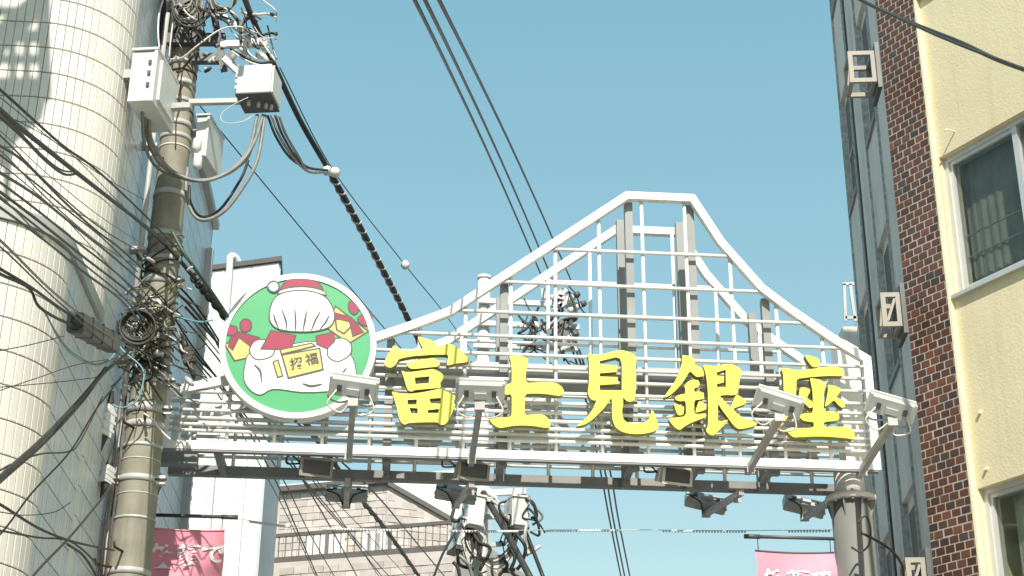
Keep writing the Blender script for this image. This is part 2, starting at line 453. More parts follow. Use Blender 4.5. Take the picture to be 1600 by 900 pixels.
# ------------------------------------------------------------------ pale siding building further down on the left
P0 = at(437, 410, 22.0)
FC = Fr(P0, R(-17.5))
zC = P0.z
root = thing('siding_building', 'pale white siding building with dark roof edge behind the round sign', 'building')
sv = Vector((math.sin(R(-6.5)), math.cos(R(-6.5)), 0)); svn = Vector((math.cos(R(-6.5)), -math.sin(R(-6.5)), 0))
def fs(v, z, o=0.0): return FC(0, z, 0) + sv * v + svn * o
plan = [FC(-7, 0, 0), FC(0, 0, 0), fs(6, 0), FC(-7, 0, 8)]
m = MB(); m.hexa([Vector((p.x, p.y, -.02)) for p in plan] + [Vector((p.x, p.y, zC)) for p in plan]); core = m.build('wall', M['siding'], root)
k = 0
u = 0.0
while u > -3.0:
    m = MB(); m.fbox(FC, u - 0.452, u - 0.008, 0.2, zC - 0.02, -0.02, 0.05); m.build('siding_panel', M['siding'], core); u -= 0.46
v = 0.03
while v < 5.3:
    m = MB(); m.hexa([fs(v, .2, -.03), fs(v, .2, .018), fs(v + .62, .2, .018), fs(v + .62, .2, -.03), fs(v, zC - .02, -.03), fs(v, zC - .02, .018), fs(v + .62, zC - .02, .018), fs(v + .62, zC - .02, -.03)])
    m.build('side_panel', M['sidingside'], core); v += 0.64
plan = [FC(-7.05, 0, -.06), FC(0.06, 0, -.06), fs(6.05, 0, .06), FC(-7.05, 0, 8)]
m = MB(); m.hexa([Vector((p.x, p.y, zC)) for p in plan] + [Vector((p.x, p.y, zC + .08)) for p in plan]); m.build('roof_edge', M['darktrim'], root)
u0, z0 = FC.uv(362, 412, -.06)
m = MB(); m.tube(smooth_path([FC(u0 + .09, zC + .05, .05), FC(u0 + .05, zC + 0.16, -.05), FC(u0, zC + 0.13, -0.12), FC(u0, zC - 0.2, -0.11), FC(u0 + .0, zC - 2.2, -0.10), FC(u0, 0.3, -0.10)]), 0.055, 8)
m.build('vent_pipe', M['prwhite'] if False else M['siding'], root)
u1, _ = FC.uv(362, 800, -.06)
m = MB(); m.tube([FC(u1 + .15, 0.2, -.08), FC(u1 + .15, zC - .3, -.08)], 0.04, 8); m.build('drainpipe', M['siding'], root)

# ------------------------------------------------------------------ shingled house with balcony
Y_E = 33.0
PE = at(605, 760, Y_E); FE = Fr(PE, R(-17.5))
root = thing('shingled_house', 'grey stone-shingled house with a dark railed balcony below the gate', 'house')
uL, zt_ = FE.uv(452, 768); _, zr = FE.uv(605, 757)
uLow, zlow = FE.uv(445, 880, -1.6); _, zlow2 = FE.uv(712, 858, -1.6); zfl = (zlow + zlow2) / 2
m = MB(); m.prism([(uL - 3, zfl - 1), (0, zfl - 1), (0, zr), (uL - 3, zr)], lambda a, b, o: FE(a, b, o), 0, 6); up = m.build('upper_wall', M['shingle'], root)
# right-hand gable face slopes down and away
m = MB(); m.hexa([FE(0.004, zfl - 1, 0.01), FE(1.7, zfl - 1, 1.2), FE(1.7, zfl - 1, 6), FE(0.004, zfl - 1, 6), FE(0.004, zr, 0.01), FE(1.7, zr - 1.0, 1.2), FE(1.7, zr - 1.0, 6), FE(0.004, zr, 6)])
gab = m.build('gable_wall', M['shingle'], root)
m = MB(); m.bar(FE(0.0, zr + .03, -0.05), FE(1.75, zr - 1.0 + .03, 1.2), 0.10, 0.10); m.build('rake_board', M['darktrim'], root)
m = MB(); m.bar(FE(uL - 3, zr + .06, -0.08), FE(0.05, zr + .06, -0.08), 0.2, 0.12); m.build('eave_board', M['darktrim'], root)
uR, _ = FE.uv(712, 858, -1.6)
m = MB(); m.fbox(FE, uLow - 3, uR, -0.02, zfl, -1.6, 5); low = m.build('lower_wall', M['shingle'], root)
# courses of stone tiles on both storeys
rnd = random.Random(3)
def shingles(F, ua, ub, za, zb, off, par, skip=(), top=None):
    z = za; row = 0
    while z < zb - 0.05:
        u = ua - (0.17 if row % 2 else 0)
        while u < ub:
            w = 0.33
            a, b = max(u, ua), min(u + w, ub)
            if b - a > 0.05 and (top is None or z + .16 < top(b)) and not any(x0 < (a + b) / 2 < x1 and z0 < z + .08 < z1 for x0, x1, z0, z1 in skip):
                mm = MB(); mm.fbox(F, a + .008, b - .008, z + .008, z + .152, off - 0.012 - rnd.uniform(0, .02), off + .02)
                mm.build('stone_tile', M['shingle2'] if rnd.random() < .45 else M['shingle3'], par)
            u += w
        z += 0.16; row += 1
M['shingle2'] = mat('stone_tile_light', (0.56, 0.51, 0.47), 0.8, var=0.12, rnd=0.12, scale=4)
M['shingle3'] = mat('stone_tile_dark', (0.49, 0.44, 0.405), 0.8, var=0.12, rnd=0.12, scale=4)
doors = []
for (xa, xb, ya, yb) in ((566, 604, 824, 872), (478, 540, 836, 876)):
    ua, za = FE.uv(xa, yb); ub, zb_ = FE.uv(xb, ya); doors.append((ua, ub, za, zb_))
shingles(FE, uL - .2, 0, zfl + .05, zr, 0, up, doors)
pg = FE(0.004, 0, 0.01); dg_ = FE(1.7, 0, 1.2) - pg
FGa = Fr(pg, math.atan2(dg_.y, dg_.x)); shingles(FGa, 0.02, dg_.length, zfl + .2, zr, 0, gab, (), lambda u: zr - 1.0 * u / dg_.length)
_, zvis = FE.uv(600, 905, -1.6)
shingles(FE, uLow - .1, uR, zvis - .1, zfl - .15, -1.6, low)
for i, (ua, ub, za, zb_) in enumerate(doors):
    w = MB(); w.fbox(FE, ua, ub, za, zb_, -0.05, 0.05); fr = w.build('balcony_door', M['siding'], root)
    w = MB(); w.fbox(FE, ua + .12, ub - .12, za + .05, zb_ - .12, -0.058, -0.02); w.build('pane', M['curtain'] if i else M['curtaindark'], fr)
    w = MB(); w.fbox(FE, (ua + ub) / 2 - .05, (ua + ub) / 2 + .05, za, zb_ - .1, -0.07, -0.01); w.build('stile', M['siding'], fr)
_, zrail = FE.uv(580, 826, -1.55)
rail = MB(); rail.bar(FE(uLow - 2, zrail, -1.55), FE(uR - .05, zrail, -1.55), 0.08, 0.07); rl = rail.build('balcony_railing', M['darktrim'], root)
m = MB(); m.bar(FE(uR - .05, zrail, -1.5), FE(uR - .05, zrail, 0.6), 0.08, 0.07); m.build('side_rail', M['darktrim'], rl)
m = MB(); m.bar(FE(uLow - 2, zfl + .06, -1.55), FE(uR - .05, zfl + .06, -1.55), 0.10, 0.12); m.build('bottom_rail', M['darktrim'], rl)
u = uR - .05; i = 0
while u > uLow - .2:
    t = 0.075 if i % 9 == 0 else 0.022
    m = MB(); m.bar(FE(u, zfl + .12, -1.55), FE(u, zrail - .035, -1.55), t, t); m.build('railing_post' if i % 9 == 0 else 'baluster', M['darktrim'], rl); u -= 0.155; i += 1
for i in range(8):
    m = MB(); m.bar(FE(uR - .05, zfl + .02, -1.35 + i * .25), FE(uR - .05, zrail - .035, -1.35 + i * .25), .022, .022); m.build('baluster', M['darktrim'], rl)

# white ribbed house behind it
PW = at(662, 760, 39.0); FW = Fr(PW, R(-17.5))
root = thing('white_house', 'white ribbed metal house behind the grey shingled house', 'house')
uwr, _ = FW.uv(750, 800); _, zw = FW.uv(700, 735)
m = MB(); m.fbox(FW, -4.5, uwr, -0.02, zw, 0, 1.0); core = m.build('wall', M['siding'], root)
u = -4.4
while u < uwr - .1:
    m = MB(); m.fbox(FW, u, u + .06, 2, zw - .05, -0.04, 0.02); m.build('siding_rib', M['siding'], core); u += 0.34
ua, za = FW.uv(676, 862); ub, zb_ = FW.uv(712, 838)
m = MB(); m.fbox(FW, ua, ub, za, zb_, -0.06, .02); wf = m.build('window', M['alu'], root)
m = MB(); m.fbox(FW, ua + .08, ub - .08, za + .08, zb_ - .08, -0.068, -.05); m.build('pane', M['curtaindark'], wf)
m = MB(); m.fbox(FW, ua - .1, ub + .1, zb_, zb_ + .1, -0.3, .02); m.build('window_hood', M['darktrim'], wf)

# ------------------------------------------------------------------ right: brick pier and yellow wall
BAZ, YAZ = R(34.4), R(30.8)
KP = at(1413, 450, 13.9)                        # street-side corner of the brick pier
eb = Vector((math.sin(BAZ), -math.cos(BAZ), 0)) # along the brick face towards the camera
FB = Fr(KP, math.atan2(eb.y, eb.x))             # e1 to the right and nearer
uBR, _ = FB.uv(1479, 450)
apt = thing('apartment_building', 'yellow stucco apartment block with brown brick pier and aluminium windows at right', 'building')
ZTOP = 14.0
m = MB(); m.fbox(FB, 0, uBR, -0.02, ZTOP, 0.0, 1.2); pier = m.build('brick_pier', M['mortar'], apt)
BL, BH, BG = 0.2275, 0.0775, 0.0155
def brick_proto(w):
    a = MB(); b = .0015; t = .005
    a.v = [(0, 0, 0), (w, 0, 0), (w, 0, BH - BG), (0, 0, BH - BG), (b, -t, b), (w - b, -t, b), (w - b, -t, BH - BG - b), (b, -t, BH - BG - b)]
    a.f = [(4, 5, 6, 7), (0, 1, 5, 4), (1, 2, 6, 5), (2, 3, 7, 6), (3, 0, 4, 7)]; a.sm = [False] * 5
    return a
full = uBR / 4.55                                # 4 and a half bricks across the pier
meshes = {}
bricks = []
r = 0; z = 0.05
rb = random.Random(11)
while z < ZTOP - .1:
    u = 0.004 - (0 if r % 2 == 0 else full * 0.5)
    while u < uBR - .02:
        a, b = max(u, 0.004), min(u + full - BG, uBR - 0.004)
        if b - a > 0.03:
            key = round(b - a, 3)
            bricks.append((z, a, key))
        u += full
    z += BH; r += 1
show = []; rest = []
for (z, a, key) in bricks:
    x, y = pxy(FB(a, z))
    (show if -20 < y < 915 else rest).append((y, z, a, key))
show.sort(reverse=True)
rest += show[300:]
M['brick2'] = mat('brick_tile_red', (0.15, 0.056, 0.031), 0.5, rnd=0.3, c2=(0.11, 0.047, 0.029), scale=8)
M['brick3'] = mat('brick_tile_dark', (0.07, 0.045, 0.038), 0.45, rnd=0.3, c2=(0.05, 0.037, 0.033), scale=8)
for (y, z, a, key) in show[:300]:
    w = rb.random(); mm = 'brick' if w < .6 else ('brick2' if w < .8 else 'brick3')
    if (key, mm) not in meshes:
        me = brick_proto(key).mesh('brick'); me.materials.append(M[mm]); meshes[(key, mm)] = me
    inst('brick', meshes[(key, mm)], FB.mat(a, z, 0) @ Matrix.Rotation(rb.uniform(-.006, .006), 4, 'Y') @ Matrix.Translation((rb.uniform(-.002, .002), rb.uniform(-.002, .002), rb.uniform(-.0015, .0015))), pier)
groups = {'brick': MB(), 'brick2': MB(), 'brick3': MB()}
for (y, z, a, key) in rest:
    w = rb.random(); mm = 'brick' if w < .6 else ('brick2' if w < .8 else 'brick3')
    g = groups[mm]; src = brick_proto(key); mw = FB.mat(a, z, 0); n = len(g.v)
    g.v += [tuple(mw @ Vector(v)) for v in src.v]; g.f += [tuple(i + n for i in f) for f in src.f]; g.sm += src.sm
for mm, g in groups.items():
    if g.v: tag(g.build('brick_field', M[mm], pier), kind='stuff')

# yellow wall: set back from the pier, the pier's near end is plastered
KY = FB(uBR + 0.022, 0, 0.05)
ey = Vector((math.sin(YAZ), -math.cos(YAZ), 0))
FY = Fr(KY, math.atan2(ey.y, ey.x))
m = MB(); m.fbox(FB, uBR + .002, uBR + 0.03, -0.02, ZTOP, -0.008, 1.15); m.build('plaster_return', M['yellowtrim'], apt)
# openings
uw0, zw1 = FY.uv(1467, 247); _, zw0 = FY.uv(1490, 464)
uw0 = max(uw0, 0.025)
ul0, zl1 = FY.uv(1527, 764)
WIDTH = 1.75
storey = zw1 - zl1
wins = [(uw0, uw0 + WIDTH, zw0, zw1), (uw0, uw0 + WIDTH, zl1 - (zw1 - zw0), zl1), (uw0, uw0 + WIDTH, zw0 + storey, zw1 + storey)]
UE = 9.0
wall = MB()
zs = sorted(wins, key=lambda w: w[2])
def wbox(u0, u1, z0, z1): wall.fbox(FY, u0, u1, z0, z1, 0.0, 0.25)
wbox(0.0, uw0, -.02, ZTOP); wbox(uw0 + WIDTH, UE, -.02, ZTOP)
zc = -.02
for w in zs:
    if w[2] > zc: wbox(uw0, uw0 + WIDTH, zc, w[2])
    zc = w[3]
wbox(uw0, uw0 + WIDTH, zc, ZTOP)
# weld into one clean sheet
yw = wall.build('stucco_wall', M['stucco'], apt)
m = MB(); m.fbox(FY, 0.0, UE, -.02, ZTOP, 1.4, 9.0); m.build('inner_block', M['brown'], apt)
m = MB(); m.fbox(FY, -0.1, UE, ZTOP, ZTOP + .3, -0.2, 9.0); m.build('roof_slab', M['postgrey'], apt)
for wi, (a, b, z0, z1) in enumerate(wins):
    f = 0.05; D = 0.09
    w = MB(); w.fbox(FY, a, b, z1 - f, z1, D - .03, D + .07); fr = w.build('window', M['alu'], apt)
    for (x0, x1, y0, y1, nm, d) in ((a, b, z0, z0 + f, 'sill_rail', 0), (a, a + f, z0 + f, z1 - f, 'jamb', 0), (b - f, b, z0 + f, z1 - f, 'jamb', 0),
                                 ((a + b) / 2 - .03, (a + b) / 2 + .03, z0 + f, z1 - f, 'stile', .01), (a + f, a + f + .035, z0 + f, z1 - f, 'sash', .022),
                                 (a + f + .035, (a + b) / 2 - .03, z0 + f, z0 + f + .045, 'sash', .022), (a + f + .035, (a + b) / 2 - .03, z1 - f - .04, z1 - f, 'sash', .022)):
        w = MB(); w.fbox(FY, x0, x1, y0, y1, D - .03 + d, D + .06 + d); w.build(nm, M['alu'], fr)
    w = MB(); w.fbox(FY, a - .04, b + .04, z0 - .035, z0, -0.05, D + .06); w.build('sill', M['alu'], fr)
    w = MB(); w.fbox(FY, a + f + .03, b - f, z0 + f + .03, z1 - f - .03, D + .020, D + .026); w.build('pane', M['glass'], fr)
    for q in range(14):
        cw = MB(); n = 6
        x0 = a + f + (b - a - 2 * f) * q / 14; x1 = a + f + (b - a - 2 * f) * (q + 1) / 14
        pts = [(x0 + (x1 - x0) * i / n, D + .16 + .006 * math.sin(math.pi * 2 * i / n + q)) for i in range(n + 1)]
        for i in range(n): cw.quad(FY(pts[i][0], z0 + .02, pts[i][1]), FY(pts[i + 1][0], z0 + .02, pts[i + 1][1]), FY(pts[i + 1][0], z1 - .02, pts[i + 1][1]), FY(pts[i][0], z1 - .02, pts[i][1]))
        if wi == 1 and q > 0 or wi != 1: cw.build('curtain', M['curtain'] if wi == 1 else M['curtaindark'], fr)
    if wi == 0:
        for hz in (0.27, 0.42):
            w = MB(); zz = z0 + (z1 - z0) * hz; w.tube([FY(a + .06, zz, D + .06), FY(b - .06, zz, D + .06)], 0.009, 6); w.build('guard_rail', M['steel'], fr)
# wall hook with its little shadow, and two bolts
for (x, y) in ((1492, 206),):
    u, z = FY.uv(x, y); m = MB(); m.tube([FY(u, z, .01), FY(u - .01, z + .005, -.10), FY(u - .012, z - .02, -.12)], 0.008, 6); m.build('wall_hook', M['yellowtrim'], apt)
for (x, y) in ((1532, 645), (1542, 733)):
    u, z = FY.uv(x, y); m = MB(); m.tube([FY(u, z, .01), FY(u, z, -.03)], 0.016, 8); m.build('wall_bolt', M['yellowtrim'], apt)

# grey flank further along the street
GAZ = R(5.0)
ge = Vector((math.sin(GAZ), math.cos(GAZ), 0)); gn = Vector((-math.cos(GAZ), math.sin(GAZ), 0))   # along, towards the street
root = thing('grey_building', 'grey panelled building flank in shade beyond the brick pier', 'building')
g0 = FB(-0.02, 0, 0.12)
def gp(s, z, o=0.0): return g0 + ge * s + gn * o + Z * z
def gbox(mb, s0, s1, z0, z1, o0, o1): return mb.hexa([gp(s0, z0, o0), gp(s1, z0, o0), gp(s1, z0, o1), gp(s0, z0, o1), gp(s0, z1, o0), gp(s1, z1, o0), gp(s1, z1, o1), gp(s0, z1, o1)])
# where its far corner stands on the picture
best = min((abs(pxy(gp(s / 50, 8.0))[0] - 1353), s / 50) for s in range(10, 400))[1]
GL = best
m = MB(); gbox(m, 0.05, GL, -.02, 17.5, -5, -0.05); core = m.build('wall', M['greypanel'], root)
nb = 4
for i in range(nb):
    s0, s1 = GL * i / nb, GL * (i + 1) / nb
    if i % 2 == 0:
        m = MB(); gbox(m, s0 + .02, s1 - .02, 0.1, 17.4, -0.06, 0.0); m.build('wall_panel', M['greypanel'], core)
    else:
        zz = 0.3
        while zz < 16:
            m = MB(); gbox(m, s0 + .02, s1 - .02, zz, zz + 1.25, -0.06, 0.0); m.build('wall_panel', M['greypanel'], core)
            m = MB(); gbox(m, s0 + .16, s1 - .16, zz + 1.3, zz + 2.75, -0.055, -0.035); wn = m.build('window', M['brown'], root)
            m = MB(); gbox(m, s0 + .16, s1 - .16, zz + 1.96, zz + 2.0, -0.035, -0.02); m.build('transom', M['greyedge'], wn)
            m = MB(); gbox(m, s0 + .05, s1 - .05, zz + 1.25, zz + 1.3, -0.06, 0.03); m.build('sill', M['postgrey'], wn)
            zz += 2.9
    m = MB(); gbox(m, s1 - .022, s1 + .004, 0.05, 17.45, -0.06, 0.025); m.build('edge_trim', M['greyedge'], root)
m = MB(); gbox(m, -0.01, 0.03, 0.05, 17.45, -0.06, 0.05); m.build('edge_trim', M['greyedge'], root)
m = MB(); gbox(m, 0, GL + .1, 17.5, 17.8, -5, 0.15); m.build('roof_slab', M['postgrey'], root)
for s in (0.62 * GL,):
    m = MB(); m.tube([gp(s, .2, .06), gp(s, 17.2, .06)], .014, 6); m.build('drainpipe', M['darksteel'], root)

# square steel sign brackets on the street side of the pier
def bracket(px0, py0, px1, py1, diag, label, Y):
    root = thing('sign_bracket', label, 'bracket', group='empty sign brackets on the brick pier')
    a = at(px1 + 4, (py0 + py1) / 2, Y); F = Fr(a, R(-4))
    u0, z1 = F.uv(px0, py0); u1, z0 = F.uv(px1, py1)
    t = 0.045
    for off in (0.0, 0.28):
        for nm, (x0, x1, y0, y1) in {'top_bar': (u0, u1, z1 - t, z1), 'bottom_bar': (u0, u1, z0, z0 + t), 'outer_bar': (u0, u0 + t, z0 + t, z1 - t), 'inner_bar': (u1 - t, u1, z0 + t, z1 - t)}.items():
            m = MB(); m.fbox(F, x0, x1, y0, y1, off, off + t * .8); m.build(nm, M['brk'], root)
    for (x, y) in ((u0, z1 - t), (u0, z0), (u1 - t, z1 - t), (u1 - t, z0)):
        m = MB(); m.fbox(F, x + .003, x + t - .003, y + .003, y + t - .003, t * .8, .28); m.build('cross_bar', M['brk'], root)
    if diag:
        m = MB(); m.bar(F(u0 + .05, z0 + .06, .02), F(u1 - .05, z1 - .06, .02), .025, .025); m.build('diagonal_brace', M['brk'], root)
    m = MB(); m.fbox(F, u1, u1 + .04, z0 - .08, z1 + .08, -.03, .36); m.build('wall_plate', M['darksteel'], root)
M['brk'] = mat('beige_bracket_paint', (0.33, 0.30, 0.25), 0.6, var=0.1)
bracket(1324, 80, 1371, 127, False, 'beige square steel bracket beside the brick pier, topmost of the three', 13.35)
bracket(1375, 457, 1411, 509, True, 'beige square steel bracket beside the brick pier, middle of the three', 13.5)
bracket(1414, 871, 1451, 925, True, 'beige square steel bracket beside the brick pier, lowest of the three', 13.6)

# white rooftop block with a wire frame, further off
root = thing('white_rooftop_block', 'white rooftop block with a metal frame on top left of the grey flank', 'building')
PR = at(1312, 498, 24.0); FR_ = Fr(PR, R(0))
zz = PR.z
m = MB(); m.fbox(FR_, 0.3, 2.5, -.02, zz, 0, .8); m.build('wall', M['white'], root)
m = MB(); m.fbox(FR_, 0.06, 0.296, -.02, zz - .1, .1, .7); m.build('side_wall', M['greypanel'], root)
fu0, fz = FR_.uv(1318, 440); 
for nm, p, q in (('frame_post', (fu0, zz), (fu0 + .03, fz)), ('frame_post', (fu0 + .16, zz), (fu0 + .13, fz)), ('frame_post', (fu0 + .5, zz), (fu0 + .5, fz)), ('frame_rail', (fu0, fz), (fu0 + .9, fz + .02)), ('frame_rail', (fu0, zz + .06), (fu0 + .9, zz + .08))):
    m = MB(); m.bar(FR_(p[0], p[1], .1), FR_(q[0], q[1], .1), .035, .05); m.build(nm, M['boxgrey'], root)
# ------------------------------------------------------------------ shopping street gate
FG = Fr(at(820, 700, 13.0), R(4.3))
gate = thing('street_gate', 'white mountain-shaped lattice gate spanning the street with yellow characters', 'gate')
DEPTH = 0.72
g3 = lambda a, b, o: FG(a, b, o)
BWID = 0.074
z_bot = sum(FG.uv(x, y, -.035)[1] for x, y in ((265, 700), (480, 705), (900, 719.5), (1370, 735))) / 4
outer_px = [(1378, 640), (1361, 557), (1315, 530), (1240, 479), (1195, 445), (1132, 374), (1085.5, 303), (978, 299), (700, 480), (640, 502), (587, 520), (470, 556), (345, 588), (255, 606)]
outer = [FG.uv(x, y, -.035) for x, y in outer_px]
uRt = outer[1][0]; uLt = outer[-1][0]
zpk = (outer[6][1] + outer[7][1]) / 2
outer[6] = (outer[6][0], zpk); outer[7] = (outer[7][0], zpk)
loop = [(uLt, z_bot), (uRt, z_bot)] + outer[1:]
def inset(poly, d):
    n = len(poly); out = []
    for i in range(n):
        p0, p1, p2 = (Vector(poly[(i + k) % n]) for k in (-1, 0, 1))
        d1 = (p1 - p0).normalized(); d2 = (p2 - p1).normalized()
        n1 = Vector((-d1.y, d1.x)); n2 = Vector((-d2.y, d2.x))
        b = (n1 + n2); b = b / max(b.dot(n1), 0.2)
        q = p1 + b * d
        out.append((q.x, q.y))
    return out
inner = inset(loop, BWID)
mid = inset(loop, BWID / 2)
def roofz(u):          # centre line of the ridge at u
    pts = mid[2:]
    for a, b in zip(pts, pts[1:]):
        if (a[0] - u) * (b[0] - u) <= 0 and abs(a[0] - b[0]) > 1e-6:
            t = (u - a[0]) / (b[0] - a[0]); return a[1] + (b[1] - a[1]) * t
    return z_bot
z_in = z_bot + BWID
bars = [(878, 390, 1090, 398.6), (797, 440, 1189, 457), (708, 484.5, 1246, 505.5), (629, 519, 1304, 544.5), (589, 546.7, 1347, 573), (900, 576.7, 1349, 592), (584, 585.5, 1349, 612), (589, 605.5, 1351, 631),
        (589, 621, 1351, 647), (580, 635.5, 1351, 662), (580, 648, 1353, 676), (580, 661, 1353, 687), (580, 672, 1353, 696), (580, 682, 1353, 705)]
bar_z = [(FG.uv(b[0], b[1])[1] + FG.uv(b[2], b[3])[1]) / 2 for b in bars]
uv0 = FG.uv(278, 690)[0]; uv1 = FG.uv(1298, 690)[0]
vert_u = [uv0 + (uv1 - uv0) * i / 14 for i in range(15)]
def lattice(off, vo, mf, mb, mbeam):
    """one face of the gate: frame, level bars, upright bars; off = plane, vo = where the uprights sit"""
    a = MB(); a.prism(loop[:], g3, off - .035, off + .035, holes=[inner]); a.build('ridge_frame', mf, gate)
    for z in bar_z:
        us = [uLt + .04 + (uRt - uLt - .08) * i / 400 for i in range(401)]
        ok = [u for u in us if roofz(u) > z + .01]
        if not ok: continue
        b = MB(); b.tube([FG(ok[0], z, off), FG(ok[-1], z, off)], 0.0175, 8); b.build('lattice_bar', mb, gate)
    for u in vert_u:
        b = MB(); b.tube([FG(u, z_in - .01, off + vo), FG(u, roofz(u), off + vo)], 0.0165, 8); b.build('upright_bar', mb, gate)
lattice(0.0, 0.024, M['white'], M['white'], None)
lattice(DEPTH, -0.024, M['white'], M['white'], None)
# dark skin round the rear beam, its shade put into the colour
a = MB(); a.fbox(FG, uLt + .004, uRt - .004, z_bot - .012, z_bot + BWID + .004, DEPTH - .040, DEPTH + .040); a.build('rear_beam_shade', M['taupe'], gate)
a = MB(); a.fbox(FG, uLt + .02, uRt - .02, z_bot - .018, z_bot - .001, -.030, .030); a.build('front_beam_shade', M['taupe'], gate)  # shade under the front beam put into a darker strip
# square posts behind each face and the ties between them
post_px = (608, 786, 982, 1078, 1203)
post_u = [FG.uv(x, 610 if i not in (2, 3) else 360, .1)[0] for i, x in enumerate(post_px)]
for i, u in enumerate(post_u):
    for o in (0.095, DEPTH - .095):
        top = roofz(u) - (0.03 if o < .3 else -0.05)
        a = MB(); a.fbox(FG, u - .036, u + .036, z_bot - .04, top, o - .036, o + .036); a.build('post', M['postgrey'], gate)
    for zt_ in (z_bot + .02, z_bot + .62):
        a = MB(); a.fbox(FG, u - .025, u + .025, zt_, zt_ + .05, .134, DEPTH - .134); a.build('tie_beam', M['postgrey'], gate)
for u in (uLt + .5, uLt + 1.25):
    a = MB(); a.fbox(FG, u - .03, u + .03, z_bot - .02, z_bot + .05, .04, DEPTH - .045); a.build('tie_beam', M['postgrey'], gate)
# long box beam inside, half-way up
_, zm = FG.uv(900, 592, .25)
a = MB(); a.fbox(FG, post_u[0] - .6, post_u[-1] + .55, zm - .02, zm + .09, .135, DEPTH - .135); a.build('inner_beam', M['boxgrey'], gate)

# columns
M['colgrey'] = mat('column_grey_paint', (0.20, 0.20, 0.185), 0.5, var=0.12, scale=2, streak=0.15)
for side in (1, -1):
    uc = FG.uv(1334, 840, .36)[0] if side == 1 else FG.uv(208, 800, .36)[0]
    zf = FG.uv(1334, 778, .2)[1]
    a = MB(); a.tube([FG(uc, -.02, .36), FG(uc, zf, .36)], 0.178, 28); c = a.build('column', M['colgrey'], gate)
    a = MB(); a.tube([FG(uc, zf, .36), FG(uc, zf + .05, .36)], 0.225, 28); a.build('flange', M['colwhite'] if 'colwhite' in M else M['letterback'], c)
    for k in range(8):
        t = 2 * math.pi * k / 8 + .2
        e = FG.e1 * math.cos(t) + FG.e2 * math.sin(t); s = FG.e1 * -math.sin(t) + FG.e2 * math.cos(t)
        p = FG(uc, zf, .36)
        a = MB(); q = [p + e * .176, p + e * .224, p + e * .180 - Z * .15, p + e * .176 - Z * .16]
        a.hexa([q[0] - s * .006, q[1] - s * .006, q[1] + s * .006, q[0] + s * .006, q[3] - s * .006, q[2] - s * .006, q[2] + s * .006, q[3] + s * .006][4:] + [q[0] - s * .006, q[1] - s * .006, q[1] + s * .006, q[0] + s * .006])
        a.build('gusset', M['postgrey'], c)
        t += .39; e = FG.e1 * math.cos(t) + FG.e2 * math.sin(t)
        a = MB(); a.tube([p + e * .2 - Z * .02, p + e * .2 + Z * .075], .014, 6); a.build('bolt', M['steel'], c)
    a = MB(); a.tube([FG(uc, zf + .05, .36), FG(uc, z_bot + .1, .36)], 0.135, 24); a.build('neck', M['letterback'], c)
    if side == -1:
        a = MB(); a.bar(FG(uc, z_bot + .03, .36), FG(uLt + .3, z_bot + .03, .36), .12, .12); a.build('column_stub', M['postgrey'], gate)
    if side == 1:
        ztop = FG.uv(1330, 528, .36)[1]
        ua = FG.uv(1313, 600, .3)[0]; ub = FG.uv(1346, 600, .3)[0]
        a = MB(); a.hexa([FG(ua, z_bot + .1, .30), FG(ub, z_bot + .1, .30), FG(ub, z_bot + .1, .52), FG(ua, z_bot + .1, .52), FG(ua, ztop, .30), FG(ub, ztop - .12, .30), FG(ub, ztop - .12, .52), FG(ua, ztop, .52)])
        a.build('end_post', M['white'], gate)

# ---------- yellow characters
def zpoly(pts, x0, y0, s): return [(x0 + x / s, y0 + y / s) for x, y in pts]
LET = {}
LET['富'] = (595, 520, 6.0, [
 ([(350,32),(400,48),(470,66),(512,92),(510,130),(560,118),(640,100),(700,125),(760,175),(830,245),(825,272),(760,280),(690,290),(615,308),(630,250),(632,205),(560,203),(470,205),(400,212),(330,215),(260,225),(200,238),(165,248),(150,285),(120,315),(88,328),(50,315),(32,290),(45,240),(75,190),(105,150),(120,115),(150,130),(172,158),(240,165),(320,160),(400,150),(375,110),(352,60)], []),
 ([(238,300),(260,275),(320,258),(400,245),(490,235),(530,255),(555,290),(540,315),(480,322),(400,330),(320,338),(275,335)], []),
 ([(190,352),(230,368),(300,365),(400,350),(495,338),(560,370),(605,415),(575,440),(555,470),(565,515),(480,522),(390,530),(320,535),(290,552),(255,540),(240,500),(225,450),(210,400)], [[(318,420),(455,408),(450,470),(325,480)]]),
 ([(100,548),(150,560),(210,570),(300,570),(400,555),(500,535),(565,520),(620,555),(700,590),(712,620),(705,665),(680,720),(660,775),(630,830),(595,862),(555,862),(530,838),(440,838),(340,840),(260,845),(225,862),(190,840),(165,780),(150,700),(130,630),(115,585)],
  [[(250,628),(338,625),(335,672),(254,672)], [(268,702),(345,708),(345,758),(285,752)], [(455,618),(562,610),(560,664),(470,660)], [(440,724),(545,714),(540,752),(445,755)]])])
LET['士'] = (755, 545, 6.667, [([(270,80),(300,62),(340,58),(430,85),(470,100),(460,170),(445,240),(440,355),(560,350),(700,345),(770,360),(815,390),(840,430),(830,480),(790,490),(720,480),(640,468),(540,465),(435,468),(432,600),(430,690),(520,685),(600,682),(650,695),(690,745),(705,790),(690,822),(620,820),(540,805),(450,798),(360,798),(290,805),(240,815),(180,825),(135,812),(95,780),(55,720),(140,715),(230,712),(295,705),(298,600),(298,470),(225,482),(222,395),(260,365),(298,355),(298,230),(290,140)], [])])
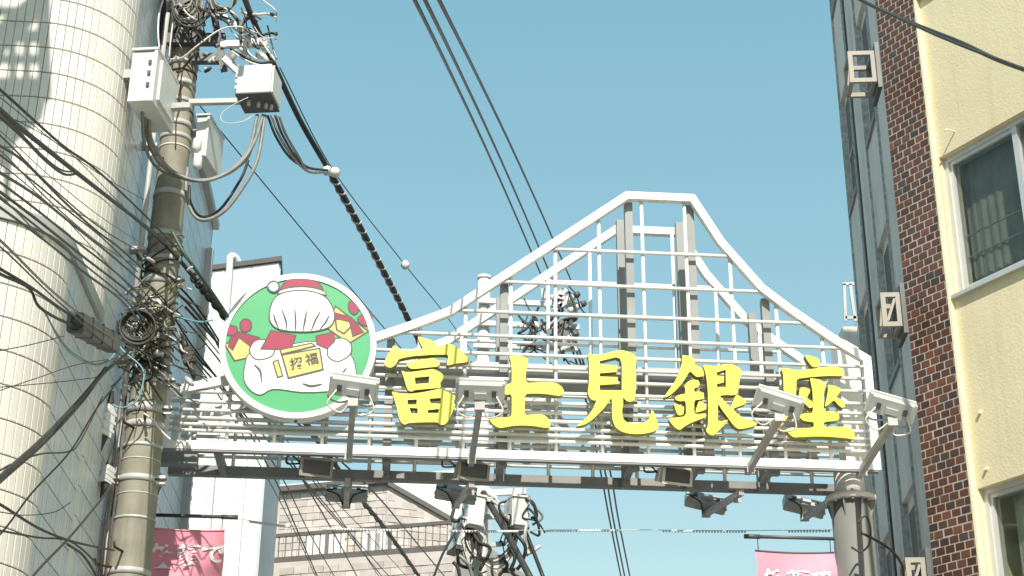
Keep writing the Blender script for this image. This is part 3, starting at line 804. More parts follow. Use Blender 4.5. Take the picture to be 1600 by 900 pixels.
LET['見'] = (895, 540, 6.207, [([(145,70),(200,85),(270,85),(340,70),(410,50),(470,42),(540,58),(600,95),(618,125),(610,180),(608,260),(615,340),(610,420),(605,500),(590,535),(550,545),(520,535),(485,500),(490,560),(478,640),(485,700),(510,735),(560,752),(620,755),(680,748),(730,725),(750,690),(765,620),(785,640),(805,700),(835,780),(820,815),(770,838),(690,855),(600,858),(530,850),(460,828),(410,785),(385,720),(378,640),(380,560),(375,505),(345,550),(300,610),(240,670),(170,735),(110,768),(30,785),(80,745),(140,690),(190,625),(215,570),(230,530),(190,530),(160,500),(145,450),(155,380),(160,300),(160,200),(155,130)],
 [[(262,150),(420,113),(458,126),(475,175),(475,432),(262,432),(262,382),(436,372),(436,305),(262,298),(262,268),(430,255),(430,190),(262,182)]])])
LET['銀'] = (1030, 550, 6.426, [
 ([(232,28),(270,35),(320,40),(365,85),(355,130),(400,145),(440,170),(455,240),(420,245),(375,250),(345,225),(310,190),(270,250),(240,300),(195,355),(150,400),(100,440),(45,460),(75,410),(120,350),(160,290),(195,220),(222,140),(235,80)], []),
 ([(256,330),(292,292),(345,275),(395,285),(408,320),(395,352),(352,362),(352,400),(410,395),(450,410),(448,470),(400,478),(352,485),(350,620),(420,622),(475,615),(455,660),(380,685),(300,720),(250,750),(205,785),(160,760),(120,715),(92,668),(160,658),(270,645),(268,490),(215,495),(175,485),(158,465),(170,440),(215,425),(262,420),(262,360),(252,350)], []),
 ([(148,510),(185,525),(250,548),(248,590),(242,630),(200,638),(180,620),(160,570)], []),
 ([(398,490),(440,500),(470,550),(475,575),(420,595),(362,610),(375,560)], []),
 ([(438,132),(485,130),(540,142),(610,132),(690,120),(745,126),(800,155),(835,192),(815,245),(802,330),(785,425),(735,435),(680,430),(605,438),(640,480),(680,520),(715,560),(740,500),(765,440),(785,430),(830,455),(880,505),(860,525),(800,545),(738,572),(790,625),(850,665),(920,690),(988,712),(970,738),(910,755),(850,768),(790,772),(745,735),(690,660),(630,580),(590,515),(588,600),(590,700),(640,690),(695,678),(665,720),(610,775),(570,815),(545,838),(510,832),(465,790),(490,740),(492,600),(490,420),(480,300),(465,210)],
  [[(578,205),(668,178),(670,350),(580,352),(580,322),(650,305),(650,250),(580,235)]])])
LET['座'] = (1205, 545, 6.207, [
 ([(325,58),(380,65),(440,85),(470,105),(468,170),(430,180),(400,175),(370,140),(340,95)], []),
 ([(95,185),(160,190),(240,205),(340,200),(440,190),(540,175),(620,170),(670,185),(710,215),(700,265),(640,262),(560,262),(450,268),(340,278),(245,292),(245,380),(235,480),(220,560),(190,620),(140,690),(100,750),(60,790),(30,810),(60,760),(95,690),(120,600),(125,480),(120,350),(118,250)], []),
 ([(375,283),(430,290),(500,310),(535,345),(515,400),(505,480),(512,560),(508,610),(560,605),(620,605),(660,640),(660,685),(620,700),(510,708),(510,760),(600,755),(700,755),(770,765),(815,830),(800,880),(740,868),(640,858),(520,850),(400,850),(300,855),(215,860),(170,820),(135,775),(250,770),(415,765),(412,708),(350,705),(300,690),(262,640),(330,625),(405,622),(405,500),(400,400),(385,330)], []),
 ([(278,375),(330,372),(382,395),(370,430),(345,470),(370,495),(402,510),(402,570),(370,575),(335,540),(315,515),(285,545),(247,585),(258,500),(272,430)], []),
 ([(550,350),(610,355),(670,380),(680,400),(650,440),(630,470),(680,490),(715,520),(715,560),(690,575),(650,545),(610,495),(570,530),(516,568),(540,470),(550,410)], [])])
LF = -0.165
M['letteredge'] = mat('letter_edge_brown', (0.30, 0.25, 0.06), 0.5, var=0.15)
letter_uv = {}
cmin, cmax = FG.uv(600, 600, LF)[0], FG.uv(1340, 600, LF)[0]
def chaikin(p):
    out = []
    n = len(p)
    for i in range(n):
        a, b = p[i], p[(i + 1) % n]
        out += [(a[0] * .8 + b[0] * .2, a[1] * .8 + b[1] * .2), (a[0] * .2 + b[0] * .8, a[1] * .2 + b[1] * .8)]
    return out
for ch, (x0, y0, s, pieces) in LET.items():
    a = MB(); b = MB()
    cu = []
    for poly, holes in pieces:
        P = chaikin([FG.uv(x, y, LF) for x, y in zpoly(poly, x0, y0, s)]); Hs = [[FG.uv(x, y, LF) for x, y in zpoly(h, x0, y0, s)] for h in holes]
        a.prism(P, g3, LF, LF + .075, holes=Hs)
        Pm = [(cmin + cmax - u, z) for u, z in P]; Hm = [[(cmin + cmax - u, z) for u, z in h] for h in Hs]
        b.prism(Pm, g3, DEPTH + .09, DEPTH + .165, holes=Hm)
        cu += P
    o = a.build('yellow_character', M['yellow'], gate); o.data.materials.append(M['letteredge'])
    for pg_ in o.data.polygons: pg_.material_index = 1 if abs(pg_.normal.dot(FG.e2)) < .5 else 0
    o['label'] = 'yellow character ' + ch + ' on the front lattice'
    b.build('rear_character', M['letterback'], gate)
    for k in range(4):
        p = cu[(k * len(cu)) // 4 + 3]; ctr = (sum(q[0] for q in cu) / len(cu), sum(q[1] for q in cu) / len(cu))
        q = (p[0] * .75 + ctr[0] * .25, p[1] * .75 + ctr[1] * .25)
        c = MB(); c.tube([FG(q[0], q[1], LF + .07), FG(q[0], q[1], 0.0)], .008, 6); c.build('standoff', M['steel'], o)

# ---------- round sign
SO = -0.205
cu, cz = FG.uv(465, 538, SO); ul, _ = FG.uv(342.5, 538, SO); ur, _ = FG.uv(588, 538, SO); RD = (ur - ul) / 2; cu = (ul + ur) / 2
disc = thing('round_sign', 'round green and white sign with gift boxes at the left end of the gate', 'sign')
circ = lambda r, n=96: [(cu + r * math.cos(2 * math.pi * k / n), cz + r * math.sin(2 * math.pi * k / n)) for k in range(n)]
a = MB(); a.prism(circ(RD), g3, SO, SO + .13, holes=[circ(RD * .925)]); a.build('rim', M['white'], disc)
a = MB(); a.prism(circ(RD * .924), g3, SO + .012, SO + .12); a.build('panel', M['green'], disc)
for k in (-.35, .35):
    a = MB(); a.fbox(FG, cu + k - .02, cu + k + .02, cz - RD * .8, cz + RD * .8, SO + .131, -.018); a.build('bracket', M['steel'], disc)
a = MB(); a.tube([FG(cu + .02, cz - RD + .012, SO + .06), FG(cu + .02, cz - RD - .015, SO + .06)], .012, 8); a.build('drain_plug', M['darksteel'], disc)
# print, in sign units: x right, y up, radius 1
def dprint(name, pts, material, layer, line=0.0, label=None):
    P = [(cu + x * RD, cz + y * RD) for x, y in pts]
    o = SO + .012 - .0012 * layer
    a = MB(); a.prism(P, g3, o, o + .0008); ob = a.build(name, material, disc)
    if line:
        # outline as a thin band round the shape
        n = len(P); ar = sum(P[i][0] * P[(i + 1) % n][1] - P[(i + 1) % n][0] * P[i][1] for i in range(n))
        if ar < 0: P = P[::-1]
        inn = inset(P, line * RD)
        b = MB()
        o2 = o - .0005
        for i in range(n):
            j = (i + 1) % n
            b.quad(FG(*P[i], o2), FG(*P[j], o2), FG(*inn[j], o2), FG(*inn[i], o2))
        b.build('outline', M['prline'], ob)
    if label: ob['label'] = label
    return ob
def blob(pts, k=5):
    n = len(pts); out = []
    for i in range(n):
        a, b, c, d = (Vector(pts[(i + j) % n]) for j in (-1, 0, 1, 2))
        for j in range(k):
            t = j / k
            q = 0.5 * ((2 * b) + (c - a) * t + (2 * a - 5 * b + 4 * c - d) * t * t + (3 * b - a - 3 * c + d) * t ** 3)
            out.append((q.x, q.y))
    return out
def dz(x, y): return ((x - 527) / 367.0, (460 - y) / 340.0)      # from the enlarged view
def Zp(*p): return [dz(*q) for q in p]
OL = 0.022
# gift boxes
dprint('gift_box', Zp((690,265),(860,385),(765,450),(640,370)), M['pryel'], 1, OL)
dprint('gift_top', Zp((690,330),(745,325),(790,350),(740,405),(700,385)), M['pryel'], 2, OL)
dprint('gift_ribbon', Zp((690,300),(770,318),(835,390),(780,415),(760,345),(690,330)), M['prred2'], 3, 0.016)
dprint('bow', blob(Zp((755,245),(785,238),(808,255),(805,290),(785,310),(760,295),(750,270))), M['prred'], 4, OL)
dprint('bow', blob(Zp((800,320),(835,295),(868,300),(868,340),(840,362),(805,345))), M['prred'], 4, OL)
dprint('gift_box', Zp((180,470),(240,430),(315,440),(310,530),(235,550)), M['pryel'], 1, OL)
dprint('gift_ribbon', Zp((205,440),(240,405),(345,430),(350,470),(300,475),(250,440),(225,500),(200,480)), M['prred2'], 2, 0.016)
dprint('bow', blob(Zp((175,400),(195,378),(235,385),(240,415),(215,430),(182,425))), M['prred'], 3, OL)
dprint('bow', blob(Zp((245,370),(265,345),(298,355),(305,390),(285,410),(255,405))), M['prred'], 3, OL)
# plain white snow heap, red cloth, red cap with bobble
dprint('snow_heap', blob(Zp((285,560),(300,510),(370,480),(480,460),(600,440),(700,470),(770,490),(805,560),(800,650),(700,672),(560,682),(430,672),(370,700),(320,680),(285,630))), M['prwhite'], 4, 0.014)
dprint('snow_mound', blob(Zp((690,430),(740,420),(778,450),(775,500),(720,535),(670,515),(665,470))), M['prwhite'], 5, 0.018)
dprint('snow_mound', blob(Zp((300,500),(320,450),(370,440),(420,470),(410,520),(340,540))), M['prwhite'], 5, 0.018)
dprint('red_ribbon', Zp((395,395),(515,415),(500,480),(420,490),(350,490)), M['prred'], 6, 0.016)
dprint('red_ribbon', Zp((605,415),(690,392),(700,440),(665,478),(612,458)), M['prred'], 6, 0.016)
dprint('white_sack', blob(Zp((380,300),(405,235),(470,205),(560,200),(640,225),(685,285),(690,345),(655,382),(560,402),(440,396),(388,360))), M['prwhite'], 7, 0.018)
dprint('red_cap', blob(Zp((420,215),(440,165),(490,135),(545,130),(595,150),(630,195),(560,188),(480,190))), M['prred'], 8, OL)
dprint('cap_band', blob(Zp((415,225),(425,205),(480,188),(560,184),(632,200),(640,222),(560,205),(480,208))), M['prwhite'], 9, 0.014)
dprint('bobble', blob(Zp((360,188),(375,163),(400,160),(420,178),(420,202),(400,218),(375,212))), M['prwhite'], 10, OL)
def stroke(pts, w=.013):
    c = smooth_path([Vector((*dz(*p), 0)) for p in pts], 5); n = len(c); L_ = []; R_ = []
    for i in range(n):
        d = (c[min(i + 1, n - 1)] - c[max(i - 1, 0)]).normalized(); k = w * (.35 + .65 * math.sin(math.pi * (i + .5) / n))
        L_.append((c[i].x - d.y * k, c[i].y + d.x * k)); R_.append((c[i].x + d.y * k, c[i].y - d.x * k))
    dprint('fold_line', L_ + R_[::-1], M['prline'], 10)
# cloth folds gathered towards the knot of the sack
for f in (((470,392),(462,350),(440,300)), ((510,396),(508,350),(500,290)), ((545,397),(552,345),(556,300)), ((585,392),(600,345),(622,300)), ((430,385),(412,350),(402,320)), ((625,384),(650,350),(664,318))): stroke(f)
for f in (((330,560),(360,590),(370,640)), ((760,560),(735,600),(730,640)), ((560,640),(600,650),(650,640))): stroke(f)
# yellow plaque with the two characters
dprint('plaque_end', Zp((412,545),(440,530),(470,610),(440,620)), M['pryel'], 7, 0.018)
dprint('plaque_roller', Zp((440,485),(590,448),(615,465),(450,512)), M['pryel'], 8, 0.018)
plq = dprint('plaque', Zp((450,510),(632,470),(655,575),(490,622)), M['pryel'], 9, 0.02)
def text_mesh(body, offset=0.0):
    cu_ = bpy.data.curves.new('lettering', 'FONT'); cu_.body = body; cu_.size = 1.0; cu_.offset = offset; cu_.resolution_u = 3
    cu_.align_x = 'CENTER'; cu_.align_y = 'CENTER'
    ob = bpy.data.objects.new('lettering', cu_); col.objects.link(ob)
    dg = bpy.context.evaluated_depsgraph_get()
    me = bpy.data.meshes.new_from_object(ob.evaluated_get(dg))
    bpy.data.objects.remove(ob)
    return me
def place_text(me, fn, name, material, parent, label=None):
    for v in me.vertices: v.co = fn(v.co.x, v.co.y)
    me.materials.clear(); me.materials.append(material); me.update()
    o = bpy.data.objects.new(name, me); col.objects.link(o); o.parent = parent
    if label: o['label'] = label
    return o
ca, sa = math.cos(R(13)), math.sin(R(13))
for ch, (x, y) in (('招', (527, 553)), ('福', (597, 530))):
    X, Y_ = dz(x, y)
    place_text(text_mesh(ch, .02), lambda a, b, X=X, Y_=Y_: FG(cu + (X + .17 * (a * ca - b * sa)) * RD, cz + (Y_ + .17 * (a * sa + b * ca)) * RD, SO + .012 - .0012 * 11), 'plaque_lettering', M['prline'], plq)

# ---------- floodlights
def box_local(mb, mw, x0, x1, y0, y1, z0, z1):
    return mb.hexa([mw @ Vector(p) for p in ((x0, y0, z0), (x1, y0, z0), (x1, y1, z0), (x0, y1, z0), (x0, y0, z1), (x1, y0, z1), (x1, y1, z1), (x0, y1, z1))])
def flood(pxb, pyb, pxe, pye, oe, rot, label, back=False, grp='floodlights on arms along the gate'):
    root = thing('floodlight', label, 'floodlight', group=grp)
    ob = DEPTH + .06 if back else -.02
    ub, zb_ = FG.uv(pxb, pyb, ob); ue, ze = FG.uv(pxe, pye, oe)
    zb_ = z_bot - .02 if not back else z_bot - .075
    ze2 = ze - (.13 if not back else .02)
    p, q = FG(ub, zb_, .1 if not back else DEPTH - .2), FG(ue, ze2, oe)
    a = MB(); a.bar(p, q, .05, .05); a.build('arm', M['steel'], root)
    a = MB(); a.bar(FG(ub, zb_ - .04, -.04 if not back else DEPTH), FG(ub, zb_ + .09, -.04 if not back else DEPTH), .07, .012, up=FG.e2); a.build('mounting_plate', M['steel'], root)
    c = FG(ue, ze if not back else ze2 + .12, oe)
    B = Matrix(((FG.e1.x, FG.e2.x, 0, c.x), (FG.e1.y, FG.e2.y, 0, c.y), (0, 0, 1, c.z), (0, 0, 0, 1)))
    B = B @ Matrix.Rotation(R(rot), 4, 'Y') @ Matrix.Rotation(R(38 if not back else -40), 4, 'X')
    a = MB()
    w, h, d = .185, .085, .05
    # housing: slab with chamfered back
    a.hexa([B @ Vector(p) for p in ((-w, d, -h), (w, d, -h), (w, d, h), (-w, d, h), (-w * .96, -d, -h * .8), (w * .96, -d, -h * .8), (w * .96, -d, h * .8), (-w * .96, -d, h * .8))][::-1])
    hs = a.build('housing', M['boxgrey'], root)
    a = MB(); box_local(a, B, -w * 1.03, w * 1.03, d - .03, d + .003, h * .86, h * 1.12); a.build('visor', M['boxwhite'], hs)
    for sx in (-1, 1):
        a = MB(); box_local(a, B, sx * w * 1.0 - .012, sx * w * 1.0 + .012, -d * .9, d, -h * .9, h * .95); a.build('end_cap', M['boxgrey'], hs)
    a = MB(); box_local(a, B, -.05, .05, -d - .03, -d - .001, -h * .5, h * .1); a.build('driver_box', M['boxgrey'], hs)
    for sx in (-.6, .6):
        a = MB(); box_local(a, B, sx * w - .018, sx * w + .018, -d - .012, -d - .001, -h * .3, h * .3); a.build('cable_entry', M['darksteel'], hs)
    a = MB(); box_local(a, B, -w * .94, w * .94, d + .001, d + .006, -h * .9, h * .9); a.build('lens', M['lens'], hs)
    top = B @ Vector((0, 0, -h)); 
    for sx in (-1, 1):
        a = MB(); a.tube(smooth_path([B @ Vector((sx * w * .9, 0, -.01)), B @ Vector((sx * w * 1.06, -.02, -h * 1.1)), B @ Vector((sx * w * .6, -.01, -h * 1.6)), q + Z * .03]), .009, 6); a.build('yoke', M['steel'], root)
        a = MB(); a.tube(smooth_path([B @ Vector((sx * w * .7, -d, -.02)), B @ Vector((sx * w * 1.0, -d - .06, -h * 1.5)), B @ Vector((sx * w * .4, -d - .05, -h * 2.2)), q + Z * .0 + FG.e1 * .03 * sx]), .0075, 6); a.build('power_lead', M['whitecable'] if not back else M['black'], root)
    a = MB(); a.bar(q - Z * .03, q + Z * .05, .08, .05); a.build('clamp', M['steel'], root)
flood(545, 708, 553, 606, -1.1, 7, 'grey floodlight on an arm in front of the round sign')
flood(737, 715, 750, 612, -1.1, 0, 'grey floodlight on an arm between the first and second yellow characters')
flood(1172, 727, 1216, 630, -1.1, 17, 'grey floodlight on an arm between the fourth and fifth yellow characters')
flood(1347, 730, 1392, 637, -1.1, 15, 'grey floodlight on an arm past the right end of the gate')
flood(545, 745, 541, 786, 1.5, 0, 'dark floodlight on the rear arm below the round sign', True, 'rear floodlights under the gate')
flood(735, 750, 712, 786, 1.5, 8, 'dark floodlight on the rear arm left of the far utility pole', True, 'rear floodlights under the gate')
flood(1148, 755, 1103, 800, 1.5, 12, 'dark floodlight on the rear arm below the fourth yellow character', True, 'rear floodlights under the gate')
flood(1297, 760, 1257, 806, 1.5, 12, 'dark floodlight on the rear arm beside the right gate column', True, 'rear floodlights under the gate')
def boxlamp(px, py, label, mm):
    root = thing('box_floodlight', label, 'floodlight', group='old box floodlights under the front beam')
    u, z = FG.uv(px, py, .22)
    c = FG(u, z, .22)
    B = Matrix(((FG.e1.x, FG.e2.x, 0, c.x), (FG.e1.y, FG.e2.y, 0, c.y), (0, 0, 1, c.z), (0, 0, 0, 1))) @ Matrix.Rotation(R(16), 4, 'Z') @ Matrix.Rotation(R(14), 4, 'X')
    a = MB(); a.hexa([B @ Vector(p) for p in ((-.14, -.10, -.075), (.14, -.10, -.075), (.11, .12, -.05), (-.11, .12, -.05), (-.14, -.10, .075), (.14, -.10, .075), (.10, .12, .05), (-.10, .12, .05))])
    h = a.build('housing', mm, root)
    for (x0, x1, z0, z1) in ((-.145, .145, .06, .082), (-.145, .145, -.082, -.06), (-.145, -.12, -.06, .06), (.12, .145, -.06, .06)):
        a = MB(); box_local(a, B, x0, x1, -.118, -.101, z0, z1); a.build('bezel', mm, h)
    a = MB(); box_local(a, B, -.118, .118, -.110, -.104, -.058, .058); a.build('lens', M['darksteel'], h)
    a = MB(); a.bar(B @ Vector((0, 0, .07)), FG(u, z_bot - .02, .2), .05, .02); a.build('hanger', M['steel'], root)
    a = MB(); a.tube(smooth_path([B @ Vector((-.1, .1, .03)), B @ Vector((-.22, .1, .02)), B @ Vector((-.2, .12, .1)), FG(u - .12, z_bot, .25)]), .008, 6); a.build('power_lead', M['black'], root)
boxlamp(490, 731, 'small shade-toned box floodlight hanging under the beam below the round sign', M['brk'])  # brownish shade under the beam put into the housing colour, next lamp too
boxlamp(734, 736, 'small shade-toned box floodlight hanging under the beam above the far utility pole', M['brk'])
boxlamp(1050, 744, 'small cream box floodlight hanging under the beam right of centre', M['whitecable'])

# ---------- pink banners
def banner(pa, pb, arm0, arm1, off, depth_curl, label, tpos, tsize, curl):
    root = thing('street_banner', label, 'banner', group='pink banners on the gate columns')
    (ua, za), (ub, zb_) = FG.uv(*pa, off), FG.uv(*pb, off)
    W_ = ub - ua; ztop = (za + zb_) / 2; Hh = 1.35
    def surf(s, t):       # s 0..1 across, t metres down
        k = t / Hh
        o = .05 * math.sin(s * 5.0 + t * 4.0) * min(1, t * 3) + curl * .22 * s * s * min(1, t * 2.2)
        return FG(ua + W_ * s * (1 - .06 * abs(curl) * min(1, t * 2)) + .02 * math.sin(t * 5), ztop - t + curl * .10 * s * s * min(1, t * 2.5) - .012 * math.sin(s * math.pi) , off + o)
    a = MB(); nx, ny = 18, 26
    for j in range(ny + 1):
        for i in range(nx + 1): a.v.append(tuple(surf(i / nx, Hh * j / ny)))
    for j in range(ny):
        for i in range(nx):
            q = j * (nx + 1) + i; a.f.append((q, q + nx + 1, q + nx + 2, q + 1)); a.sm.append(True)
    cl = a.build('banner_cloth', M['pink'], root)
    (xa, z1), (xb, z2) = FG.uv(*arm0, off), FG.uv(*arm1, off)
    zar = (z1 + z2) / 2
    a = MB(); a.tube([FG(xa, zar, off), FG(xb, zar, off)], .016, 8); ar = a.build('banner_arm', M['darksteel'], root)
    a = MB(); a.tube([FG(xa if arm0[0] > 800 else xb, zar, off), FG((xa if arm0[0] > 800 else xb) + (.14 if arm0[0] > 800 else -.14), zar, off)], .021, 8); a.build('end_cap', M['darksteel'], ar)
    for s in (.04, .96):
        p = surf(s, 0); a = MB(); a.tube([p + Z * .0, FG((p - FG.P).dot(FG.e1) - .0, zar - .01, off)], .004, 5); a.build('tie_cord', M['black'], root)
    a = MB(); a.tube([surf(i / 8, 0) + Z * .004 for i in range(9)], .008, 6); a.build('top_rod', M['darksteel'] if curl == 0 else M['pink'], root)
    me = text_mesh('笑顔で', .028)
    eps = .012
    def fn(x, y):
        s = tpos[0] + x * tsize / W_; t = tpos[1] - y * tsize
        return surf(max(-.0, min(1.0, s)), t) - FG.e2 * eps
    place_text(me, fn, 'banner_lettering', M['banwhite'], cl)
banner((236, 827), (351, 828), (243, 807), (372, 806), .36, 0, 'pink banner with white lettering beside the concrete pole', (.52, .245), .215, 1.0)
banner((1180, 862), (1303, 863), (1163, 840), (1308, 840), .36, 0, 'pink banner hung from the right gate column', (.5, .26), .2, 0.0)
# ------------------------------------------------------------------ near utility pole
YP = 12.2
pb, pt_ = at(200.7, 880, YP), at(290, 70, YP)
PX = at(247, 475, YP).x
zb1, zt1 = at(201, 880, YP).z, at(290, 70, YP).z
def prad(z): return 0.163 + (z - zb1) * (0.122 - 0.163) / (zt1 - zb1)
pole = thing('utility_pole', 'tall concrete utility pole wrapped in cables in front of the cream building', 'pole')
zs = [-.02 + i * 0.6 for i in range(19)]
m = MB(); m.tube([(PX, YP, z) for z in zs], [prad(z) for z in zs], 32); shaft = m.build('shaft', M['concrete'], pole)
def polez(py):                         # height on the pole's front at picture row py
    lo, hi = 0.0, 14.0
    for _ in range(40):
        mid_ = (lo + hi) / 2
        if pxy(Vector((PX, YP - .15, mid_)))[1] > py: lo = mid_
        else: hi = mid_
    return lo
def band(py, h, ex, mm, nm='steel_band'):
    z = polez(py); r = prad(z) + ex
    m = MB(); m.tube([(PX, YP, z - h / 2), (PX, YP, z + h / 2)], r, 32); return m.build(nm, mm, pole)
for py, h, ex, mm in ((890, .05, .006, 'steel'), (806, .02, .005, 'steel'), (768, .010, .003, 'steel'), (744, .05, .007, 'boxgrey'), (714, .010, .003, 'steel'), (692, .03, .005, 'steel'),
                      (659, .055, .007, 'steel'), (634, .07, .012, 'boxgrey'), (590, .05, .01, 'boxgrey'), (565, .03, .006, 'blackw'), (470, .04, .008, 'steel'), (432, .07, .01, 'boxgrey'), (398, .05, .01, 'boxgrey'), (360, .05, .012, 'boxgrey'),
                      (295, .05, .008, 'boxgrey'), (222, .015, .005, 'whitecable'), (206, .04, .007, 'steel'), (186, .05, .009, 'steel'), (165, .015, .006, 'rust'), (150, .04, .006, 'steel'), (122, .05, .006, 'steel'), (105, .02, .006, 'blackw'), (90, .05, .01, 'boxgrey'), (52, .03, .008, 'blackw'), (40, .03, .008, 'blackw')):
    band(py, h, ex, M[mm])
for py, sx in ((668, -.35), (862, -.2), (655, .2), (885, -.75), (245, -.5)):
    z = polez(py); r = prad(z); t = sx
    e = Vector((math.sin(t), -math.cos(t), 0))
    p = Vector((PX, YP, z)) + e * r * .9
    m = MB(); m.tube([p, p + e * .16, p + e * .18 + Z * .04], .011, 7); m.build('step_bolt', M['rust'], pole)
for py, sgn in ((744, 1), (744, -1), (590, 1), (634, 1), (432, 1)):
    z = polez(py); c = Vector((PX + sgn * (prad(z) + .03), YP - .03, z))
    m = MB(); m.box(c.x - .035, c.x + .035, c.y - .03, c.y + .03, c.z - .035, c.z + .035); m.build('band_lug', M['boxwhite'], pole)
    m = MB(); m.tube([c + Vector((-.05, -.04, 0)), c + Vector((.05, -.04, 0))], .01, 6); m.build('band_bolt', M['darksteel'], pole)
# conduit and pale cables strapped along its left side
for k, (dx, mm, r) in enumerate(((-.03, 'whitecable', .011), (-.055, 'greycable', .014), (-.012, 'rust', .007))):
    m = MB(); pts = []
    for py in range(900, 590, -30):
        z = polez(py); pts.append((PX - prad(z) * .97 + dx, YP - .05 - .02 * k + .01 * math.sin(py * .05 + k), z))
    m.tube(smooth_path(pts, 3), r, 6); m.build('strapped_cable', M[mm], pole)
m = MB(); pts = []
for py in range(230, 90, -20):
    z = polez(py); pts.append((PX + .03 + .01 * math.sin(py * .09), YP - prad(z) - .008, z))
m.tube(smooth_path(pts, 3), .006, 6); m.build('strapped_cable', M['rust'], pole)
# steel crossarms near the top
def pp(px, py, dY=0.0): return at(px, py, YP + dY)
for (a, b, w, h, mm) in (((262, 62, -.16), (352, 62, -.16), .075, .10, 'darksteel'), ((300, 92, -.2), (362, 92, -.2), .075, .08, 'darksteel'), ((296, 160, -.16), (382, 158, -.16), .05, .045, 'boxgrey'),
                      ((340, 20, -.2), (418, 78, -.2), .05, .05, 'boxwhite'), ((345, 70, -.25), (418, 68, -.25), .05, .06, 'boxwhite'), ((300, 40, .16), (335, 12, .16), .06, .06, 'darksteel'), ((332, 8, -.22), (350, 110, -.22), .06, .06, 'darksteel'), ((350, 92, -.3), (378, 118, -.3), .06, .05, 'boxwhite')):
    m = MB(); m.bar(pp(a[0], a[1], a[2]), pp(b[0], b[1], b[2]), w, h); m.build('crossarm', M[mm], pole)
rr = random.Random(5)
for k in range(26):     # clamps, connectors and small hardware on the crossarms and bands
    px, py = rr.choice([(rr.uniform(255, 350), rr.uniform(5, 70)), (rr.uniform(300, 420), rr.uniform(55, 110)), (rr.uniform(205, 300), rr.uniform(470, 600))])
    c = pp(px, py, rr.uniform(-.3, -.17)); s = rr.uniform(.015, .04)
    m = MB(); d = Vector((rr.uniform(-1, 1), rr.uniform(-.4, .4), rr.uniform(-1, 1))).normalized()
    if k % 2: m.tube([c - d * s * 1.5, c - d * s * .4, c + d * s * .4, c + d * s * 1.5], [s * .4, s * .7, s * .7, s * .4], 8)
    else: m.bar(c - d * s, c + d * s, s * 1.4, s * .9)
    m.build('connector', M[rr.choice(['boxwhite', 'steel', 'darksteel', 'blackw', 'boxgrey'])], pole)

M['sunlit_olive'] = mat('sunlit_olive_sheath', (0.16, 0.15, 0.05), 0.4)  # black wire with its sunlit olive tint put into the sheath colour
M['closure'] = mat('closure_plastic', (0.13, 0.13, 0.125), 0.55, var=0.15)
M['greencable'] = mat('green_sheath', (0.05, 0.10, 0.06), 0.5)
# ---------- cabinets on the pole: quad of the front face (4 picture corners) pushed back
def cabinet(name, label, front, Yf, ang, depth, mm, cat='cabinet'):
    """front face from its picture corners: left edge, right edge, top, bottom; ang = how it is turned"""
    root = thing(name, label, cat)
    return root
def turned_box(c, az, w, d, h, tilt=0.0):
    B = Matrix.Translation(c) @ Matrix.Rotation(az, 4, 'Z') @ Matrix.Rotation(tilt, 4, 'Y')
    return B
# big cabinet left of the pole
root = thing('white_cabinet', 'large white steel cabinet strapped to the left side of the concrete pole', 'cabinet')
c = at(222, 118, 10.95); B = turned_box(c, R(-6), 0, 0, 0)
a = MB(); box_local(a, B, -.098, .085, 0.0, .52, -.235, .225); hs = a.build('housing', M['boxwhite'], root)
a = MB(); box_local(a, B, .087, .115, -.012, .53, -.245, .235); dr = a.build('door', M['boxwhite'], root)
a = MB(); box_local(a, B, .116, .138, .07, .45, -.19, .18); a.build('door_panel', M['boxwhite'], dr)
a = MB(); box_local(a, B, -.104, .12, -.02, .535, .236, .256); a.build('top_hood', M['boxwhite'], root)
for z in (.12, .02, -.09):
    a = MB(); box_local(a, B, .045, .07, -.016, -.001, z - .018, z + .018); a.build('latch', M['darksteel'], dr)
a = MB(); box_local(a, B, -.19, -.100, .05, .11, .02, .10); a.build('mounting_bracket', M['boxgrey'], root)
a = MB(); box_local(a, B, .14, .30, .36, .42, -.10, -.05); a.build('mounting_bracket', M['steel'], root)
# transformer box out on the arm
root = thing('junction_box', 'white junction box on the crossarm right of the pole top with cables below', 'box')
c = pp(404, 139, -.25); B = turned_box(c, R(-6), 0, 0, 0)
a = MB(); box_local(a, B, -.15, .15, -.16, .16, -.13, .15); a.build('housing', M['boxwhite'], root)
a = MB(); box_local(a, B, -.158, .158, -.168, .168, -.145, -.131); a.build('base_plate', M['darksteel'], root)
a = MB(); box_local(a, B, .152, .168, -.14, .14, -.12, .14); a.build('side_cover', M['boxwhite'], root)
for z in (-.06, 0, .06):
    a = MB(); box_local(a, B, -.172, -.150, -.15, -.12, z - .02, z + .02); a.build('hinge', M['boxgrey'], root)
for k, x in enumerate((-.06, .02, .08, .12)):
    a = MB(); a.tube([B @ Vector((x, -.06 + .03 * k, -.14)), B @ Vector((x, -.06 + .03 * k, -.20))], .016, 8); a.build('cable_gland', M['boxgrey'], root)
# narrow cabinet right of the pole
root = thing('narrow_cabinet', 'narrow grey-white cabinet on the right of the pole below the junction box', 'cabinet')
c = at(314, 212, 12.2); B = turned_box(c, R(-7), 0, 0, 0)
a = MB(); box_local(a, B, -.045, .045, 0.0, .42, -.20, .19); a.build('housing', M['boxwhite'], root)
a = MB(); box_local(a, B, .047, .066, -.01, .43, -.21, .20); a.build('door', M['boxwhite'], root)
a = MB(); box_local(a, B, -.055, .075, -.02, .44, .201, .215); a.build('top_hood', M['boxwhite'], root)
a = MB(); box_local(a, B, -.15, -.046, .05, .10, .05, .10); a.build('mounting_bracket', M['steel'], root)
